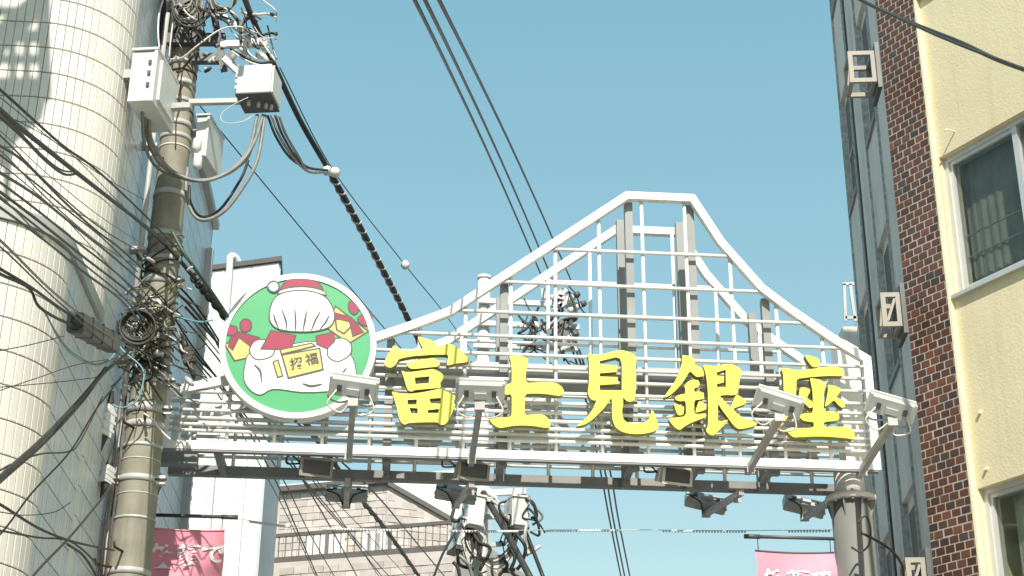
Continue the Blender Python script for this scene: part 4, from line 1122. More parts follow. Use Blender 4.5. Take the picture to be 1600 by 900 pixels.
# small insulators and cut-out beside the narrow cabinet
for (x, y, lab) in ((308, 225, 'small white fuse holder on the pole beside the narrow cabinet, upper one'), (309, 252, 'small white fuse holder on the pole beside the narrow cabinet, lower one')):
    c = pp(x, y, -.18); a = MB(); a.tube([c + Z * .06, c + Z * .04, c - Z * .05, c - Z * .08], [.02, .038, .042, .02], 10); tag(a.build('fuse_holder', M['boxwhite'], None), lab, 'fuse holder')
def lane(px, py, s=.11):       # depth of a line that leaves the pole and swings out over the street towards the viewer
    d = ray(px, py); return min(12.05, (12 * s - 2.92) / (d.x / d.y + s))
# cable splice closure hung on the left-hand line
def closure(p0, p1, r, label, mm):
    root = thing('splice_closure', label, 'closure')
    p0, p1 = Vector(p0), Vector(p1); d = (p1 - p0).normalized()
    a = MB(); x = d.cross(Z).normalized(); y = x.cross(d)
    sec = [(-1, -.75), (-.75, -1), (.75, -1), (1, -.75), (1, .75), (.75, 1), (-.75, 1), (-1, .75)]
    n = len(sec)
    for p in (p0, p1):
        for sx, sy in sec: a.v.append(tuple(p + x * sx * r * .8 + y * sy * r))
    a.f = [tuple(range(n))[::-1], tuple(range(n, 2 * n))] + [(i, (i + 1) % n, (i + 1) % n + n, i + n) for i in range(n)]; a.sm = [False] * (n + 2)
    b = a.build('body', mm, root)
    for t in (.22, .5, .78):
        a = MB(); q = p0.lerp(p1, t); a.bar(q - d * .012 , q + d * .012, r * 1.72, r * 2.08, up=y); a.build('clip_band', mm, b)
    for s, q in ((-1, p0), (1, p1)):
        a = MB(); a.tube([q - d * .02 * s, q + d * s * .05, q + d * s * .14], [r * .8, r * .55, r * .25], 10); a.build('end_cap', M['blackw'], root)
    return root
closure(at(118, 504, lane(118, 504)), at(176, 537, lane(176, 537)), .062, 'grey cable splice closure hanging on the line left of the pole', M['closure'])
closure(pp(170, 636, -.35), pp(160, 682, -.38), .060, 'white cylindrical housing with a dark cap on the left of the pole', M['boxwhite'])
closure(pp(170, 730, -.30), pp(164, 755, -.32), .045, 'small white cable housing low on the left of the pole', M['boxwhite'])
closure(pp(291, 545, -.2), pp(297, 568, -.2), .05, 'black cable closure hanging right of the pole beside the wall', M['blackw'])

# ------------------------------------------------------------------ wires and cables
def wire(name, label, pts, r, mm, group=None, k=6, n=6, cat='cable'):
    """pts: (px, py, Y)"""
    a = MB(); a.tube(smooth_path([at(*p) for p in pts], k), r, n)
    return tag(a.build(name, M[mm], None), label, cat, group)
# three black overhead lines
for i, (xa, xb, yb, xc) in enumerate(((648, 852, 445, 0), (664, 868, 448, 0), (686, 893, 440, 0))):
    pts = [(xa - 60, -120, 6.5)] + [(xa + (xb - xa) * t + 5 * math.sin(math.pi * t), yb * t, 7.2 + (23.2 - 7.2) * (t ** 1.15)) for t in (0, .25, .5, .75, 1)]
    wire('overhead_line', ('leftmost', 'middle', 'rightmost')[i] + ' of the three black overhead lines crossing the sky', pts, .0125, 'black', 'black overhead lines')
for i, (x0, x1, x2, x3) in enumerate(((906, 938, 952, 971), (912, 945, 958, 977), (917, 953, 966, 985))):
    wire('feeder_line', ('left', 'middle', 'right')[i] + ' of three black lines dropping away beyond the gate in open sky', [(x0 - 30, 500, 23.3), (x0, 585, 25), (x1, 735, 29), (x2, 810, 32), (x3, 905, 37)], .018, 'black', 'black lines beyond the gate')
# wrapped bundle from the pole top to the far pole, and its thin support wire
wr = [(372, -30, 11.2), (395, 30, 12.0), (432, 110, 12.6), (470, 190, 13.4), (516, 270, 14.2), (560, 350, 15.2), (600, 425, 16.4), (637, 497, 17.8), (690, 610, 20), (742, 745, 23.2)]
pts = smooth_path([at(*p) for p in wr], 10)
a = MB(); a.tube(pts, [.028 if i <= 40 else .036 for i in range(len(pts))], 8)
bundle = thing('wrapped_cable_bundle', 'thick spiral-wrapped cable bundle running from the pole top down towards the gate', 'cable')
a.build('cable_core', M['blackw'], bundle)
hel = []
dense = smooth_path([at(*p) for p in wr], 60)[230:]
for i, p in enumerate(dense):
    t = i * .55; d = (dense[min(i + 1, len(dense) - 1)] - dense[max(i - 1, 0)]).normalized(); x = d.cross(Z).normalized(); y = x.cross(d)
    hel.append(p + (x * math.cos(t) + y * math.sin(t)) * .036)
a = MB(); a.tube(hel, .012, 5); a.build('spiral_wrap', M['boxgrey'], bundle)
wire('support_wire', 'thin wire beside the wrapped bundle carrying a white insulator knob', [(437, 105, 12.4), (520, 265, 14), (633, 414, 16.3), (690, 484, 17.5), (745, 560, 22)], .006, 'black')
c = at(633, 414, 16.25); a = MB(); a.tube([c + Vector((-.04, 0, .03)), c + Vector((-.02, 0, .02)), c + Vector((.02, 0, -.02)), c + Vector((.04, 0, -.03))], [.02, .05, .05, .02], 10); tag(a.build('insulator', M['boxwhite'], None), 'white insulator knob on the thin wire above the round sign', 'insulator')
c = at(517, 268, 14.0); a = MB(); a.tube([c + Vector((-.08, 0, .02)), c + Vector((-.05, 0, .01)), c + Vector((0, 0, 0)), c + Vector((.05, 0, -.01)), c + Vector((.09, 0, -.02))], [.03, .055, .045, .055, .03], 10); tag(a.build('cable_clamp', M['boxwhite'], None), 'white clamp where grey cables join the wrapped bundle in the sky', 'clamp')
wire('stay_wire', 'single thin black wire from the narrow cabinet to the round sign top', [(300, 150, 12.4), (345, 205, 12.7), (440, 320, 13.6), (545, 447, 15), (640, 560, 17)], .006, 'black')
# twisted grey cables from the junction box to the clamp
for i in range(4):
    o = i * 6
    wire('drop_cable', 'grey cable in the twist between the junction box and the white clamp', [(418 + o, 180, 11.95), (432 + o * .8, 215 - o * .3, 12.1), (455 + o * .6, 248 - o * .3, 12.6), (482, 262 + (i % 2) * 6, 13.2), (512, 266 + (i % 2) * 3, 13.9)], .013, 'greycable' if i % 2 else 'blackw', 'twisted cables under the junction box')
# loops from the big cabinet under the pole to the junction box
loops = [([(226, 168, 11.15), (230, 215, 11.4), (252, 258, 11.75), (300, 282, 11.75), (350, 272, 11.75), (388, 235, 11.8), (402, 180, 11.95)], .016),
         ([(231, 170, 11.2), (238, 222, 11.4), (268, 266, 11.7), (318, 283, 11.72), (368, 262, 11.75), (396, 225, 11.8), (411, 180, 11.95)], .016),
         ([(222, 168, 11.1), (226, 225, 11.4), (246, 262, 11.8), (292, 280, 11.8), (345, 276, 11.8), (384, 250, 11.85), (397, 215, 11.9)], .014)]
for pts, r in loops: wire('looped_cable', 'grey cable looping under the pole from the large cabinet to the junction box', pts, r, 'greycable', 'grey looped cables at the pole top')
loops = [([(293, 262, 11.95), (291, 300, 11.9), (301, 333, 11.9), (320, 344, 11.9), (350, 330, 11.9), (378, 295, 11.9), (402, 250, 11.9), (414, 180, 11.95)], .017),
         ([(296, 290, 11.97), (298, 318, 11.95), (315, 339, 11.95), (345, 326, 11.95), (376, 280, 11.95), (388, 250, 11.95)], .013)]
for i, (pts, r) in enumerate(loops): wire('looped_cable', ('lowest dark', 'thin dark')[i] + ' cable loop hanging below the grey loops right of the pole', pts, r, 'blackw' if i else 'greycable')
wire('thin_lead', 'thin pale lead curling left of the junction box', [(388, 152, 11.8), (362, 165, 11.8), (345, 180, 11.8), (352, 192, 11.8), (378, 190, 11.8), (396, 180, 11.9)], .0035, 'whitecable')
wire('pale_lead', 'pale cable crossing the pole top towards the crossarm', [(262, 93, 11.95), (285, 90, 11.9), (310, 70, 11.85), (345, 46, 11.85), (375, 42, 11.85), (402, 52, 11.9)], .008, 'whitecable')
wire('pale_lead', 'pale cable dropping into the top of the large white cabinet', [(258, -10, 11.9), (249, 20, 11.8), (247, 50, 11.75), (249, 76, 11.75)], .009, 'whitecable')
wire('pale_lead', 'second pale cable hanging just right of the large cabinet top', [(272, 20, 11.95), (267, 60, 11.9), (264, 90, 11.9)], .007, 'whitecable')
wire('riser_cable', 'thick dark riser cable left of the pole top', [(262, 0, 12.0), (258, 30, 12.05), (253, 75, 12.1)], .045, 'blackw')
for i in range(6):
    rr2 = 14 + 3 * i
    wire('coiled_cable', 'dark cable coiled in loose loops round the pole top', [(288 + 2 * i - rr2 * math.cos(t) * (.9 + .03 * i), -4 + i * 2 + rr2 * 1.25 * math.sin(t), 11.98 - .02 * i - .05 * math.sin(t)) for t in [j * math.pi / 5 for j in range(0, 6)]], .010, 'blackw' if i % 3 else 'greycable', 'coiled cables at the pole top')
for i in range(4):
    wire('coiled_cable', 'dark cable coiled in loose loops round the pole top', [(352 - 18 * math.cos(t) - i * 2, -2 + (14 + 3 * i) * math.sin(t), 11.9 - .02 * i) for t in [j * math.pi / 5 for j in range(0, 6)]], .010, 'blackw' if i % 3 else 'greycable', 'coiled cables at the pole top')
# cables by the junction box top
for i, pts in enumerate(([(375, 44, 11.9), (385, 25, 11.9), (395, 22, 11.9), (408, 30, 11.95)], [(376, 66, 11.9), (378, 40, 11.9), (390, 28, 11.9), (402, 34, 11.95)], [(362, 80, 11.8), (385, 95, 11.8), (410, 103, 11.8), (430, 104, 11.85)], [(360, 76, 11.82), (380, 88, 11.8), (405, 98, 11.8), (428, 96, 11.85)], [(382, 70, 11.85), (390, 84, 11.85), (402, 93, 11.85)], [(405, 60, 11.9), (418, 78, 11.9), (430, 95, 11.9)], [(411, 70, 11.92), (422, 82, 11.92), (428, 98, 11.92)], [(418, 40, 12.1), (425, 70, 12.0), (432, 92, 11.95)])):
    wire('jumper_cable', 'short jumper cable above the junction box', pts, (.012, .014, .009, .012, .008, .01, .008, .008)[i], ('greycable', 'blackw', 'whitecable', 'black', 'whitecable', 'whitecable', 'blackw', 'black')[i], 'jumper cables above the junction box')

ORD = ['topmost', 'second', 'third', 'fourth', 'fifth', 'sixth', 'seventh', 'eighth', 'ninth', 'tenth']
for i in range(30):     # loose jumpers and leads among the crossarms
    x, y = rr.uniform(262, 415), rr.uniform(-5, 85)
    pts = [(x, y, 11.95)]
    dx, dy = rr.choice([(1, .5), (1, -.2), (.4, 1), (-.5, 1), (1, .9)])
    for k in range(rr.choice([3, 4])):
        x += dx * rr.uniform(6, 18) + rr.uniform(-5, 5); y += dy * rr.uniform(5, 16) + rr.uniform(-4, 8)
        pts.append((min(x, 432), min(y, 112), 11.95 + rr.uniform(-.18, .1)))
    wire('loose_lead', 'loose lead strung among the crossarms at the pole top', pts, rr.choice([.004, .006, .006, .009, .012]), rr.choice(['black', 'blackw', 'blackw', 'greycable', 'whitecable']), 'loose leads among the crossarms', k=4, n=5)
for i in range(26):     # clips, tape joints and terminals
    px, py = rr.choice([(rr.uniform(300, 430), rr.uniform(10, 110)), (rr.uniform(190, 310), rr.uniform(380, 610))])
    c = pp(px, py, rr.uniform(-.34, -.2)); s = rr.uniform(.012, .03); d = Vector((rr.uniform(-1, 1), rr.uniform(-.4, .4), rr.uniform(-1, 1))).normalized()
    m = MB(); m.tube([c - d * s * 1.6, c - d * s, c + d * s, c + d * s * 1.6], [s * .3, s * .55, s * .55, s * .3], 8); m.build('connector', M[rr.choice(['boxwhite', 'steel', 'darksteel', 'blackw', 'boxgrey', 'greencable'])], pole)
# left-hand lines run along the street, clear of the building fronts
def wireL(name, label, pts, r, mm, group=None, s=None):
    s = random.uniform(.09, .14) if s is None else s
    return wire(name, label, [(p[0], p[1], lane(p[0], p[1], s)) for p in pts], r * .68, mm, group)
LW = [
 ('thick sagging bundle', [(-60, 125, 8.6), (0, 172, 9.3), (32, 200, 9.7), (120, 270, 10.7), (225, 352, 11.9), (262, 385, 12)], .019, 'blackw'),
 ('clipped line just above the thick bundle', [(-60, 95, 8.7), (0, 140, 9.3), (95, 225, 10.4), (150, 265, 11), (225, 335, 11.8), (290, 402, 12.1)], .011, 'blackw'),
 ('black line dipping into the bundle', [(-40, 150, 8.8), (25, 205, 9.6), (70, 250, 10.1), (100, 272, 10.5), (122, 271, 10.7)], .012, 'black'),
 ('second black line dipping into the bundle', [(-40, 138, 8.8), (22, 198, 9.6), (66, 243, 10.1), (97, 266, 10.5), (122, 268, 10.7)], .008, 'black'),
]
for lab, pts, r, mm in LW: wireL('aerial_cable', lab + ' in front of the cream tiled wall', pts, r, mm)
plain = [
 [(-60, 196, 8.8), (0, 228, 9.4), (40, 255, 9.9), (100, 315, 10.7), (150, 360, 11.2), (185, 386, 11.6), (225, 422, 11.95)],
 [(-60, 200, 8.8), (0, 242, 9.4), (60, 290, 10.1), (110, 332, 10.8), (160, 372, 11.3), (215, 425, 11.9)],
 [(-60, 236, 8.8), (0, 270, 9.4), (60, 308, 10.1), (120, 356, 10.9), (180, 404, 11.6), (232, 450, 12.0)],
 [(-60, 245, 8.8), (0, 285, 9.4), (60, 330, 10.1), (120, 378, 10.9), (180, 425, 11.6), (240, 480, 12.0)],
 [(-60, 258, 8.8), (0, 300, 9.4), (60, 345, 10.1), (130, 401, 11), (200, 455, 11.7), (255, 505, 12.0)],
 [(-60, 272, 8.8), (0, 310, 9.4), (60, 356, 10.1), (130, 412, 11), (190, 462, 11.6), (245, 520, 12.0)],
 [(-60, 285, 8.8), (0, 324, 9.4), (70, 376, 10.2), (130, 424, 11), (190, 470, 11.6), (235, 522, 12.0)],
 [(-60, 160, 8.9), (30, 190, 9.7), (110, 240, 10.5), (175, 305, 11.3), (250, 380, 12.0)],
 [(-60, 225, 8.8), (0, 256, 9.4), (55, 300, 10), (110, 350, 10.8), (170, 415, 11.5), (225, 470, 12.0)]]
ordp = sorted(range(len(plain)), key=lambda i: plain[i][1][1])
for i, pts in enumerate(plain): wireL('service_wire', ORD[ordp.index(i)] + ' thin black service wire from the top, sagging from the left edge to the pole', pts, (.010, .007, .010, .009, .011, .008, .009, .004, .004)[i], 'black', 'service wires in front of the cream tiled wall')
for i in range(8):
    y0 = rr.uniform(150, 470); y1 = y0 + rr.uniform(150, 215); sg = rr.uniform(2, 16)
    wireL('drop_wire', 'hair-thin drop wire fanning from the pole across the tiled wall', [(-60, y0 - 40, 0), (0, y0, 0), (80, y0 + (y1 - y0) * .36 + sg, 0), (160, y0 + (y1 - y0) * .72 + sg, 0), (225, min(y1, 600), 0)], rr.choice([.004, .005, .006, .007]), rr.choice(['black', 'sunlit_olive', 'blackw', 'sunlit_olive']), 'hair-thin drop wires fanning from the pole')
wireL('closure_line', 'black cable carrying the grey splice closure', [(-60, 385, 8.8), (0, 420, 9.4), (50, 450, 10.1), (110, 492, 11), (150, 508, 11.4), (185, 528, 11.8), (240, 560, 12.0)], .011, 'blackw', s=.11)
wireL('closure_line', 'second black cable meeting the grey splice closure from the left', [(-60, 395, 8.8), (0, 428, 9.4), (45, 450, 10), (60, 478, 10.2), (90, 498, 10.6), (120, 510, 11)], .012, 'blackw', s=.11)
wireL('teal_cable', 'teal cable sagging under the grey splice closure', [(70, 488, 10.4), (88, 520, 10.6), (110, 548, 10.9), (145, 568, 11.3), (168, 564, 11.6), (180, 552, 11.8)], .008, 'bluecable')
wireL('teal_cable', 'second teal cable sagging under the grey splice closure', [(72, 490, 10.45), (92, 530, 10.65), (118, 558, 10.95), (150, 571, 11.35), (176, 562, 11.7)], .006, 'bluecable')
wire('teal_cable', 'teal cable hanging beside the pole shaft', [(183, 500, 11.85), (186, 540, 11.8), (222, 575, 11.8), (222, 605, 11.8), (212, 628, 11.8), (190, 637, 11.8), (172, 630, 11.85)], .007, 'bluecable')
wire('teal_cable', 'pale teal leads crossing the wall right of the pole', [(276, 494, 11.9), (295, 500, 11.95), (315, 503, 12), (332, 500, 12.05)], .008, 'bluecable')
rise = [[(-60, 812, 8.8), (0, 752, 9.4), (70, 690, 10.4), (130, 625, 11.3), (160, 585, 11.8), (200, 550, 12.0)], [(-60, 805, 8.85), (0, 745, 9.45), (70, 682, 10.45), (130, 618, 11.35), (165, 575, 11.85)]]
for i, pts in enumerate(rise): wireL('rising_cable', ('lower', 'upper')[i] + ' of two thick cables rising from the left edge to the cable tangle', pts, .017, 'blackw')
low = [[(-60, 785, 8.8), (0, 735, 9.3), (60, 710, 10), (105, 706, 10.6), (125, 690, 11), (160, 620, 11.6)],
       [(30, 930, 9.5), (60, 890, 10), (110, 838, 10.8), (150, 790, 11.5), (176, 757, 11.95)],
       [(-60, 755, 8.8), (0, 788, 9.4), (60, 825, 10.1), (110, 845, 10.8), (158, 856, 11.6), (178, 860, 12)],
       [(-60, 818, 8.8), (0, 829, 9.4), (60, 840, 10.2), (110, 846, 10.8), (150, 880, 11.4), (165, 910, 11.7)],
       [(-60, 880, 8.8), (0, 835, 9.4), (50, 770, 10), (110, 705, 10.8), (150, 640, 11.5), (190, 590, 12)],
       [(0, 610, 9.4), (60, 590, 10.2), (120, 570, 11), (180, 560, 11.9)],
       [(0, 800, 9.4), (40, 805, 9.9), (85, 800, 10.6), (110, 785, 10.9)],
       [(105, 850, 10.8), (130, 868, 11), (150, 900, 11.3), (158, 930, 11.5)],
       [(0, 548, 9.4), (50, 538, 10.2), (100, 525, 10.9)],
       [(0, 605, 9.3), (80, 598, 10.5), (150, 590, 11.6)]]
ordl = sorted(range(len(low)), key=lambda i: low[i][1][1])
for i, pts in enumerate(low): wireL('service_wire', ORD[ordl.index(i)] + ' thin dark wire from the top among those low on the left of the pole', pts, (.008, .012, .011, .009, .008, .004, .004, .012, .004, .004)[i], 'blackw', 'low wires left of the pole')

# lines leaving the pole to the right, behind the round sign and the gate
right = [[(250, 440, 12.2), (290, 470, 12.5), (330, 520, 13.2), (350, 555, 13.7), (420, 660, 16), (470, 745, 19), (520, 830, 24), (560, 905, 29)],
         [(262, 480, 12.2), (300, 540, 12.8), (345, 600, 13.7), (440, 745, 17.5), (482, 830, 22), (525, 905, 27)],
         [(265, 500, 12.2), (310, 560, 13), (352, 610, 13.9), (430, 750, 18), (465, 830, 22), (500, 910, 27)],
         [(250, 420, 12.2), (300, 470, 12.7), (350, 545, 13.7), (478, 755, 19), (545, 835, 24), (600, 905, 29)],
         [(270, 520, 12.2), (330, 590, 13.4), (482, 758, 19), (540, 825, 24), (612, 905, 30)],
         [(262, 470, 12.2), (340, 560, 13.5), (492, 755, 19), (545, 830, 24), (595, 905, 29)],
         [(270, 540, 12.2), (330, 600, 13.4), (425, 760, 18), (470, 850, 22), (495, 905, 25)],
         [(300, 500, 12.4), (420, 650, 15.5), (500, 757, 19), (570, 830, 24), (640, 905, 30)],
         [(290, 480, 12.3), (420, 620, 15), (575, 760, 20), (640, 835, 25), (698, 905, 30)]]
ordr = sorted(range(len(right)), key=lambda i: right[i][-1][0]); ORD[0] = 'first'
for i, pts in enumerate(right): wire('outgoing_line', ORD[ordr.index(i)] + ' thin black line from the left running under the gate across the shingled house', pts, (.012, .009, .011, .010, .009, .008, .007, .006, .012)[i], 'black', 'lines leaving the pole under the gate')
wr2 = [(225, 352, 11.85), (262, 385, 11.95), (300, 430, 12.2), (350, 492, 13.0), (440, 610, 15.5), (550, 762, 19.5), (605, 830, 24), (660, 908, 29)]
pts = smooth_path([at(*p) for p in wr2], 10); b2 = thing('wrapped_cable_bundle', 'spiral-wrapped cable bundle passing under the gate across the shingled house', 'cable')
a = MB(); a.tube(pts, [.018 if i < 25 else .030 for i in range(len(pts))], 8); a.build('cable_core', M['blackw'], b2)
hel = []; dense = smooth_path([at(*p) for p in wr2], 70)[140:]
for i, p in enumerate(dense):
    t = i * .5; d = (dense[min(i + 1, len(dense) - 1)] - dense[max(i - 1, 0)]).normalized(); x = d.cross(Z).normalized(); y = x.cross(d)
    hel.append(p + (x * math.cos(t) + y * math.sin(t)) * .032)
a = MB(); a.tube(hel, .011, 5); a.build('spiral_wrap', M['blackw'], b2)
# coil of spare cable on the pole
for i in range(7):
    cx, cy, rx, ry = 214 + rr.uniform(-2, 2), 510 + rr.uniform(-2, 2), 20 + i * 1.4, 19 + i * 1.3
    ph = rr.uniform(0, 6)
    a = MB(); a.tube([pp(cx + rx * math.cos(2 * math.pi * k / 24 + ph), cy + ry * math.sin(2 * math.pi * k / 24 + ph), -.30 - .012 * i) for k in range(25)], .011, 6)
    tag(a.build('cable_coil', M['black' if i % 3 else 'blackw'], None), 'ring of the black spare-cable coil hung on the pole', 'cable coil', 'rings of the spare-cable coil')
# tangle of slack wires round the pole below the coil
for i in range(80):
    x, y = rr.gauss(222, 28), rr.gauss(520, 48)
    pts = []
    dirx, diry = rr.choice([(1, .8), (1, .5), (-.6, 1), (.8, -.5), (1, 1.0)])
    for k in range(5):
        pts.append((x, y, YP - .22 + rr.uniform(-.12, .05)))
        x += dirx * rr.uniform(6, 16) + rr.uniform(-6, 6); y += diry * rr.uniform(6, 14) + rr.uniform(-7, 7)
    pts = [p for p in pts if p[0] < 325]
    if len(pts) < 3: continue
    wire('slack_wire', 'slack wire tangled round the pole beside the spare-cable coil', pts, rr.choice([.004, .005, .006, .009]), rr.choice(['black', 'black', 'black', 'blackw', 'blackw', 'blackw', 'sunlit_olive', 'greycable', 'whitecable']), 'slack wires tangled round the pole', k=4, n=5)
for i in range(14):     # cables wrapped round the shaft
    z = polez(375 + i * 15 + rr.uniform(-8, 8)); t0 = rr.uniform(-.5, .3); tilt = rr.uniform(-.25, .25)
    a = MB(); a.tube([Vector((PX, YP, z)) + Vector((math.sin(t), -math.cos(t), 0)) * (prad(z) + .022 + .01 * math.sin(t * 3)) + Z * (tilt * math.sin(t + t0) + .02 * t) for t in [-1.9 + j * .2 for j in range(20)]], rr.choice([.008, .012]), 6)
    tag(a.build('wrapped_wire', M[rr.choice(['black', 'blackw', 'greycable'])], None), 'cable wrapped round the middle of the concrete pole', 'cable', 'cables wrapped round the pole shaft')
wire('strand_cable', 'green-tinged cable descending the pole towards the round sign', [(268, 360, 11.95), (288, 396, 11.95), (305, 420, 12.05), (330, 455, 12.3), (356, 494, 12.6)], .016, 'greencable' if 'greencable' in M else 'blackw')

# top right cable over the brick pier
wire('heavy_cable', 'heavy black twisted cable sweeping across the top of the brick pier', [(1300, -30, 12.5), (1345, 0, 11.8), (1430, 38, 10.8), (1500, 66, 10), (1560, 94, 9.4), (1640, 122, 8.8)], .017, 'black')
wire('heavy_cable', 'second strand twisted with the heavy cable over the brick pier', [(1300, -32, 12.45), (1345, -1, 11.75), (1430, 40, 10.75), (1500, 70, 9.95), (1560, 93, 9.35), (1640, 123, 8.75)], .012, 'blackw')
wire('column_cable', 'black cable looping from the right gate column to the lowest bracket', [(1345, 832, 13.1), (1370, 845, 13.1), (1395, 862, 13.2), (1410, 885, 13.3), (1413, 910, 13.4)], .012, 'black')
wire('column_cable', 'grey cable ring on the face of the right gate column', [(1340, 818, 13.05), (1352, 806, 13.05), (1360, 825, 13.05), (1358, 850, 13.05), (1345, 862, 13.05), (1330, 855, 13.05)], .009, 'blackw')

# string of small clear bulbs across the street
root = thing('string_lights', 'string of tiny clear bulbs stretched across the street below the gate', 'string lights')
sp = [(380, 812, 15.2), (470, 823, 15.3), (600, 827, 15.4), (760, 829, 15.5), (860, 828, 15.5), (1000, 828, 15.3), (1150, 829, 14.8), (1300, 828, 14)]
path = smooth_path([at(*p) for p in sp], 16)
a = MB(); a.tube(path, .0035, 5); a.build('string_wire', M['whitecable'], root)
bm_ = MB(); bm_.tube([Vector((0, 0, -.012)), Vector((0, 0, -.005)), Vector((0, 0, .008)), Vector((0, 0, .014))], [.004, .011, .011, .004], 6); bme = bm_.mesh('bulb'); bme.materials.append(M['bulb'])
for i in range(2, len(path) - 1):
    if (i // 7) % 3 != 2: inst('bulb', bme, Matrix.Translation(path[i] + Z * -.012), root); inst('bulb', bme, Matrix.Translation(path[i].lerp(path[i + 1], .5) + Z * -.012), root)

# ------------------------------------------------------------------ far utility pole seen through the gate
YF = 23.5
def fp(px, py, dY=0.0): return at(px, py, YF + dY)
far_pole = thing('utility_pole', 'far pale utility pole carrying boxes and loops, seen through and below the gate', 'pole')
fx = fp(754, 600).x; ft = fp(754, 437).z
a = MB(); a.tube([(fx, YF, z) for z in (-.02, 3, 6, 9, ft)], [.17, .15, .13, .115, .10], 20); a.build('shaft', M['palepole'] if 'palepole' in M else M['letterback'], far_pole)
a = MB(); a.tube([(fx, YF, ft), (fx, YF, ft + .06)], .112, 20); a.build('cap', M['boxwhite'], far_pole)
for (p, q, w) in (((748, 470), (905, 478), .08), ((745, 505), (905, 512), .08), ((740, 540), (905, 545), .08), ((720, 592), (880, 596), .08), ((735, 772), (822, 768), .09), ((745, 808), (812, 806), .07), ((745, 780), (800, 790), .06)):
    a = MB(); a.bar(fp(*p, -.13), fp(*q, -.13), w, w); a.build('crossarm', M['boxwhite'], far_pole)
for (x, y) in ((888, 468), (884, 505), (886, 530), (870, 462), (878, 520), (862, 492), (835, 512), (860, 475), (898, 482), (880, 545), (868, 535)):
    c = fp(x, y, -.25); d = Vector((.09, 0, .055)) if x > 840 else Vector((0, 0, .09))
    a = MB(); a.tube([c - d * 1.1, c - d * .8, c - d * .3, c, c + d * .4, c + d], [.03, .065, .045, .07, .045, .06], 10); a.build('insulator', M['boxwhite'], far_pole)
    a = MB(); a.tube([c + d, c + d * 1.5, c + d * 2.0], [.045, .06, .04], 8); a.build('insulator_cover', M['darksteel'], far_pole)
rf = random.Random(9)
for i in range(16):
    x, y = rf.uniform(800, 890), rf.uniform(445, 540); a = MB()
    a.tube(smooth_path([fp(x, y, -.3), fp(x + rf.uniform(-25, 25), y + rf.uniform(10, 35), -.35), fp(x + rf.uniform(-30, 30), y + rf.uniform(25, 60), -.3), fp(x + rf.uniform(-20, 40), y + rf.uniform(45, 90), -.25)]), rf.choice([.012, .018, .022]), 5); a.build('jumper', M['black'], far_pole)
for i in range(12):
    c = fp(rf.uniform(845, 885), rf.uniform(455, 545), -.3); d = Vector((rf.uniform(-1, 1), 0, rf.uniform(-1, 1))).normalized() * .09
    a = MB(); a.bar(c - d, c + d, .06, .07); a.build('bracket', M[rf.choice(['boxgrey', 'darksteel', 'boxwhite', 'steel'])], far_pole)
def far_box(x0, x1, y0, y1, name, label, tilt=0.0):
    root = thing(name, label, 'cabinet')
    c = fp((x0 + x1) / 2, (y0 + y1) / 2, -.45); w = (fp(x1, y0) - fp(x0, y0)).length / 2; h = (fp(x0, y1) - fp(x0, y0)).length / 2
    B = Matrix.Translation(c) @ Matrix.Rotation(R(20), 4, 'Z') @ Matrix.Rotation(tilt, 4, 'Y')
    a = MB(); box_local(a, B, -w, w, -.16, .2, -h, h); a.build('housing', M['boxwhite'], root)
    a = MB(); box_local(a, B, -w * .86, w * .86, -.18, -.161, -h * .9, h * .9); a.build('door', M['boxwhite'], root)
    a = MB(); box_local(a, B, -w * 1.05, w * 1.05, -.2, .22, -h - .05, -h - .002); a.build('base_plate', M['darksteel'], root)
    a = MB(); box_local(a, B, -w * 1.04, w * 1.04, -.2, .22, h + .002, h + .03); a.build('top_hood', M['boxwhite'], root)
far_box(726, 752, 780, 826, 'white_cabinet', 'white cabinet on the left of the far utility pole', .1)
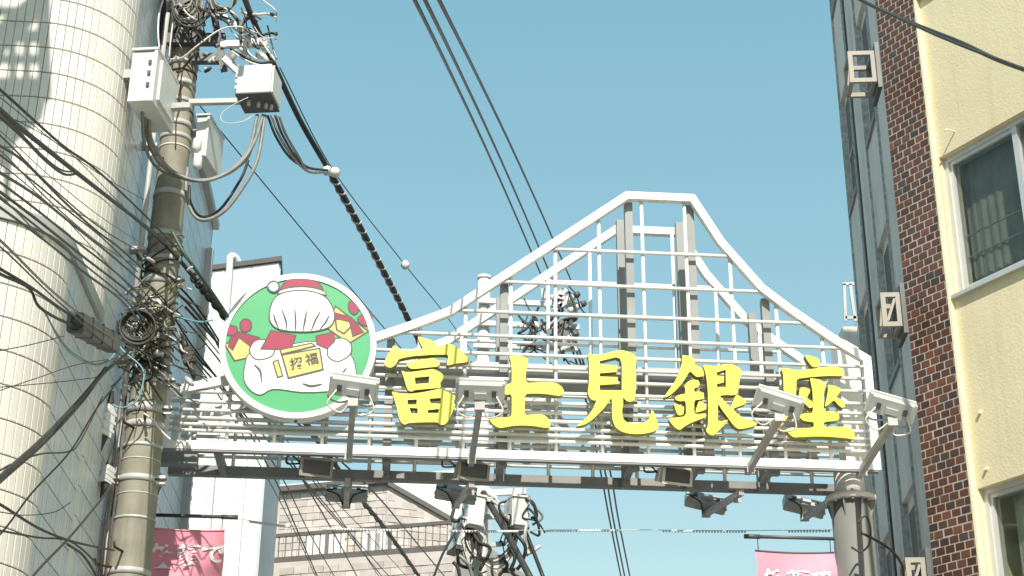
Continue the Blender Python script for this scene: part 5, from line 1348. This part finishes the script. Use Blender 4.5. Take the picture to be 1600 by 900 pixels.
far_box(794, 820, 782, 826, 'white_cabinet', 'white cabinet on the right of the far utility pole with cables below', 0)
far_box(709, 722, 815, 858, 'white_cabinet', 'small white cabinet low on the left of the far utility pole', .15)
for i in range(9):
    t = rf.uniform(-4, 4)
    a = MB(); a.tube(smooth_path([fp(730 + t, 828, -.5), fp(733 + t, 850, -.5), fp(748 + t * 2, 872 + t * 1.5, -.5), fp(775 + t, 882 + t * 2, -.5), fp(798 + t, 862 + t, -.5), fp(808 + t, 828, -.5)]), rf.choice([.022, .03]), 6)
    tag(a.build('looped_cable', M[rf.choice(['greycable', 'whitecable', 'blackw'])], None), 'pale cable looping below the cabinets of the far utility pole', 'cable', 'cable loops on the far utility pole')
for i in range(34):
    x, y = rf.uniform(706, 830), rf.uniform(765, 900); a = MB()
    a.tube(smooth_path([fp(x, y, -.6), fp(x + rf.uniform(-12, 16), y + rf.uniform(5, 22), -.62), fp(x + rf.uniform(-8, 26), y + rf.uniform(20, 50), -.55), fp(x + rf.uniform(0, 30), y + rf.uniform(30, 80), -.5)]), rf.choice([.010, .014, .02, .028]), 5)
    tag(a.build('slack_wire', M[rf.choice(['black', 'blackw', 'blackw', 'greycable', 'whitecable'])], None), 'slack wire hanging in the tangle on the far utility pole', 'cable', 'slack wires on the far utility pole')
for i in range(14):
    c = fp(rf.uniform(718, 828), rf.uniform(766, 895), -.5); d = Vector((rf.uniform(-1, 1), 0, rf.uniform(-1, 1))).normalized() * rf.uniform(.05, .12)
    a = MB(); a.bar(c - d, c + d, .05, .07); a.build('bracket', M[rf.choice(['boxwhite', 'steel', 'boxgrey', 'darksteel'])], far_pole)
for i, pts in enumerate(([(755, 770, 23.3), (790, 830, 22.5), (830, 905, 21.5)], [(800, 780, 23.3), (825, 840, 23), (850, 905, 22.5)], [(745, 790, 23.3), (700, 850, 22.5), (676, 905, 22)])):
    wire('stay_cable', ('dark slanting stay right of the far pole base', 'black line falling right of the far cabinets', 'grey stay falling left of the far pole')[i], pts, (.05, .03, .02)[i], ('blackw', 'black', 'greycable')[i])
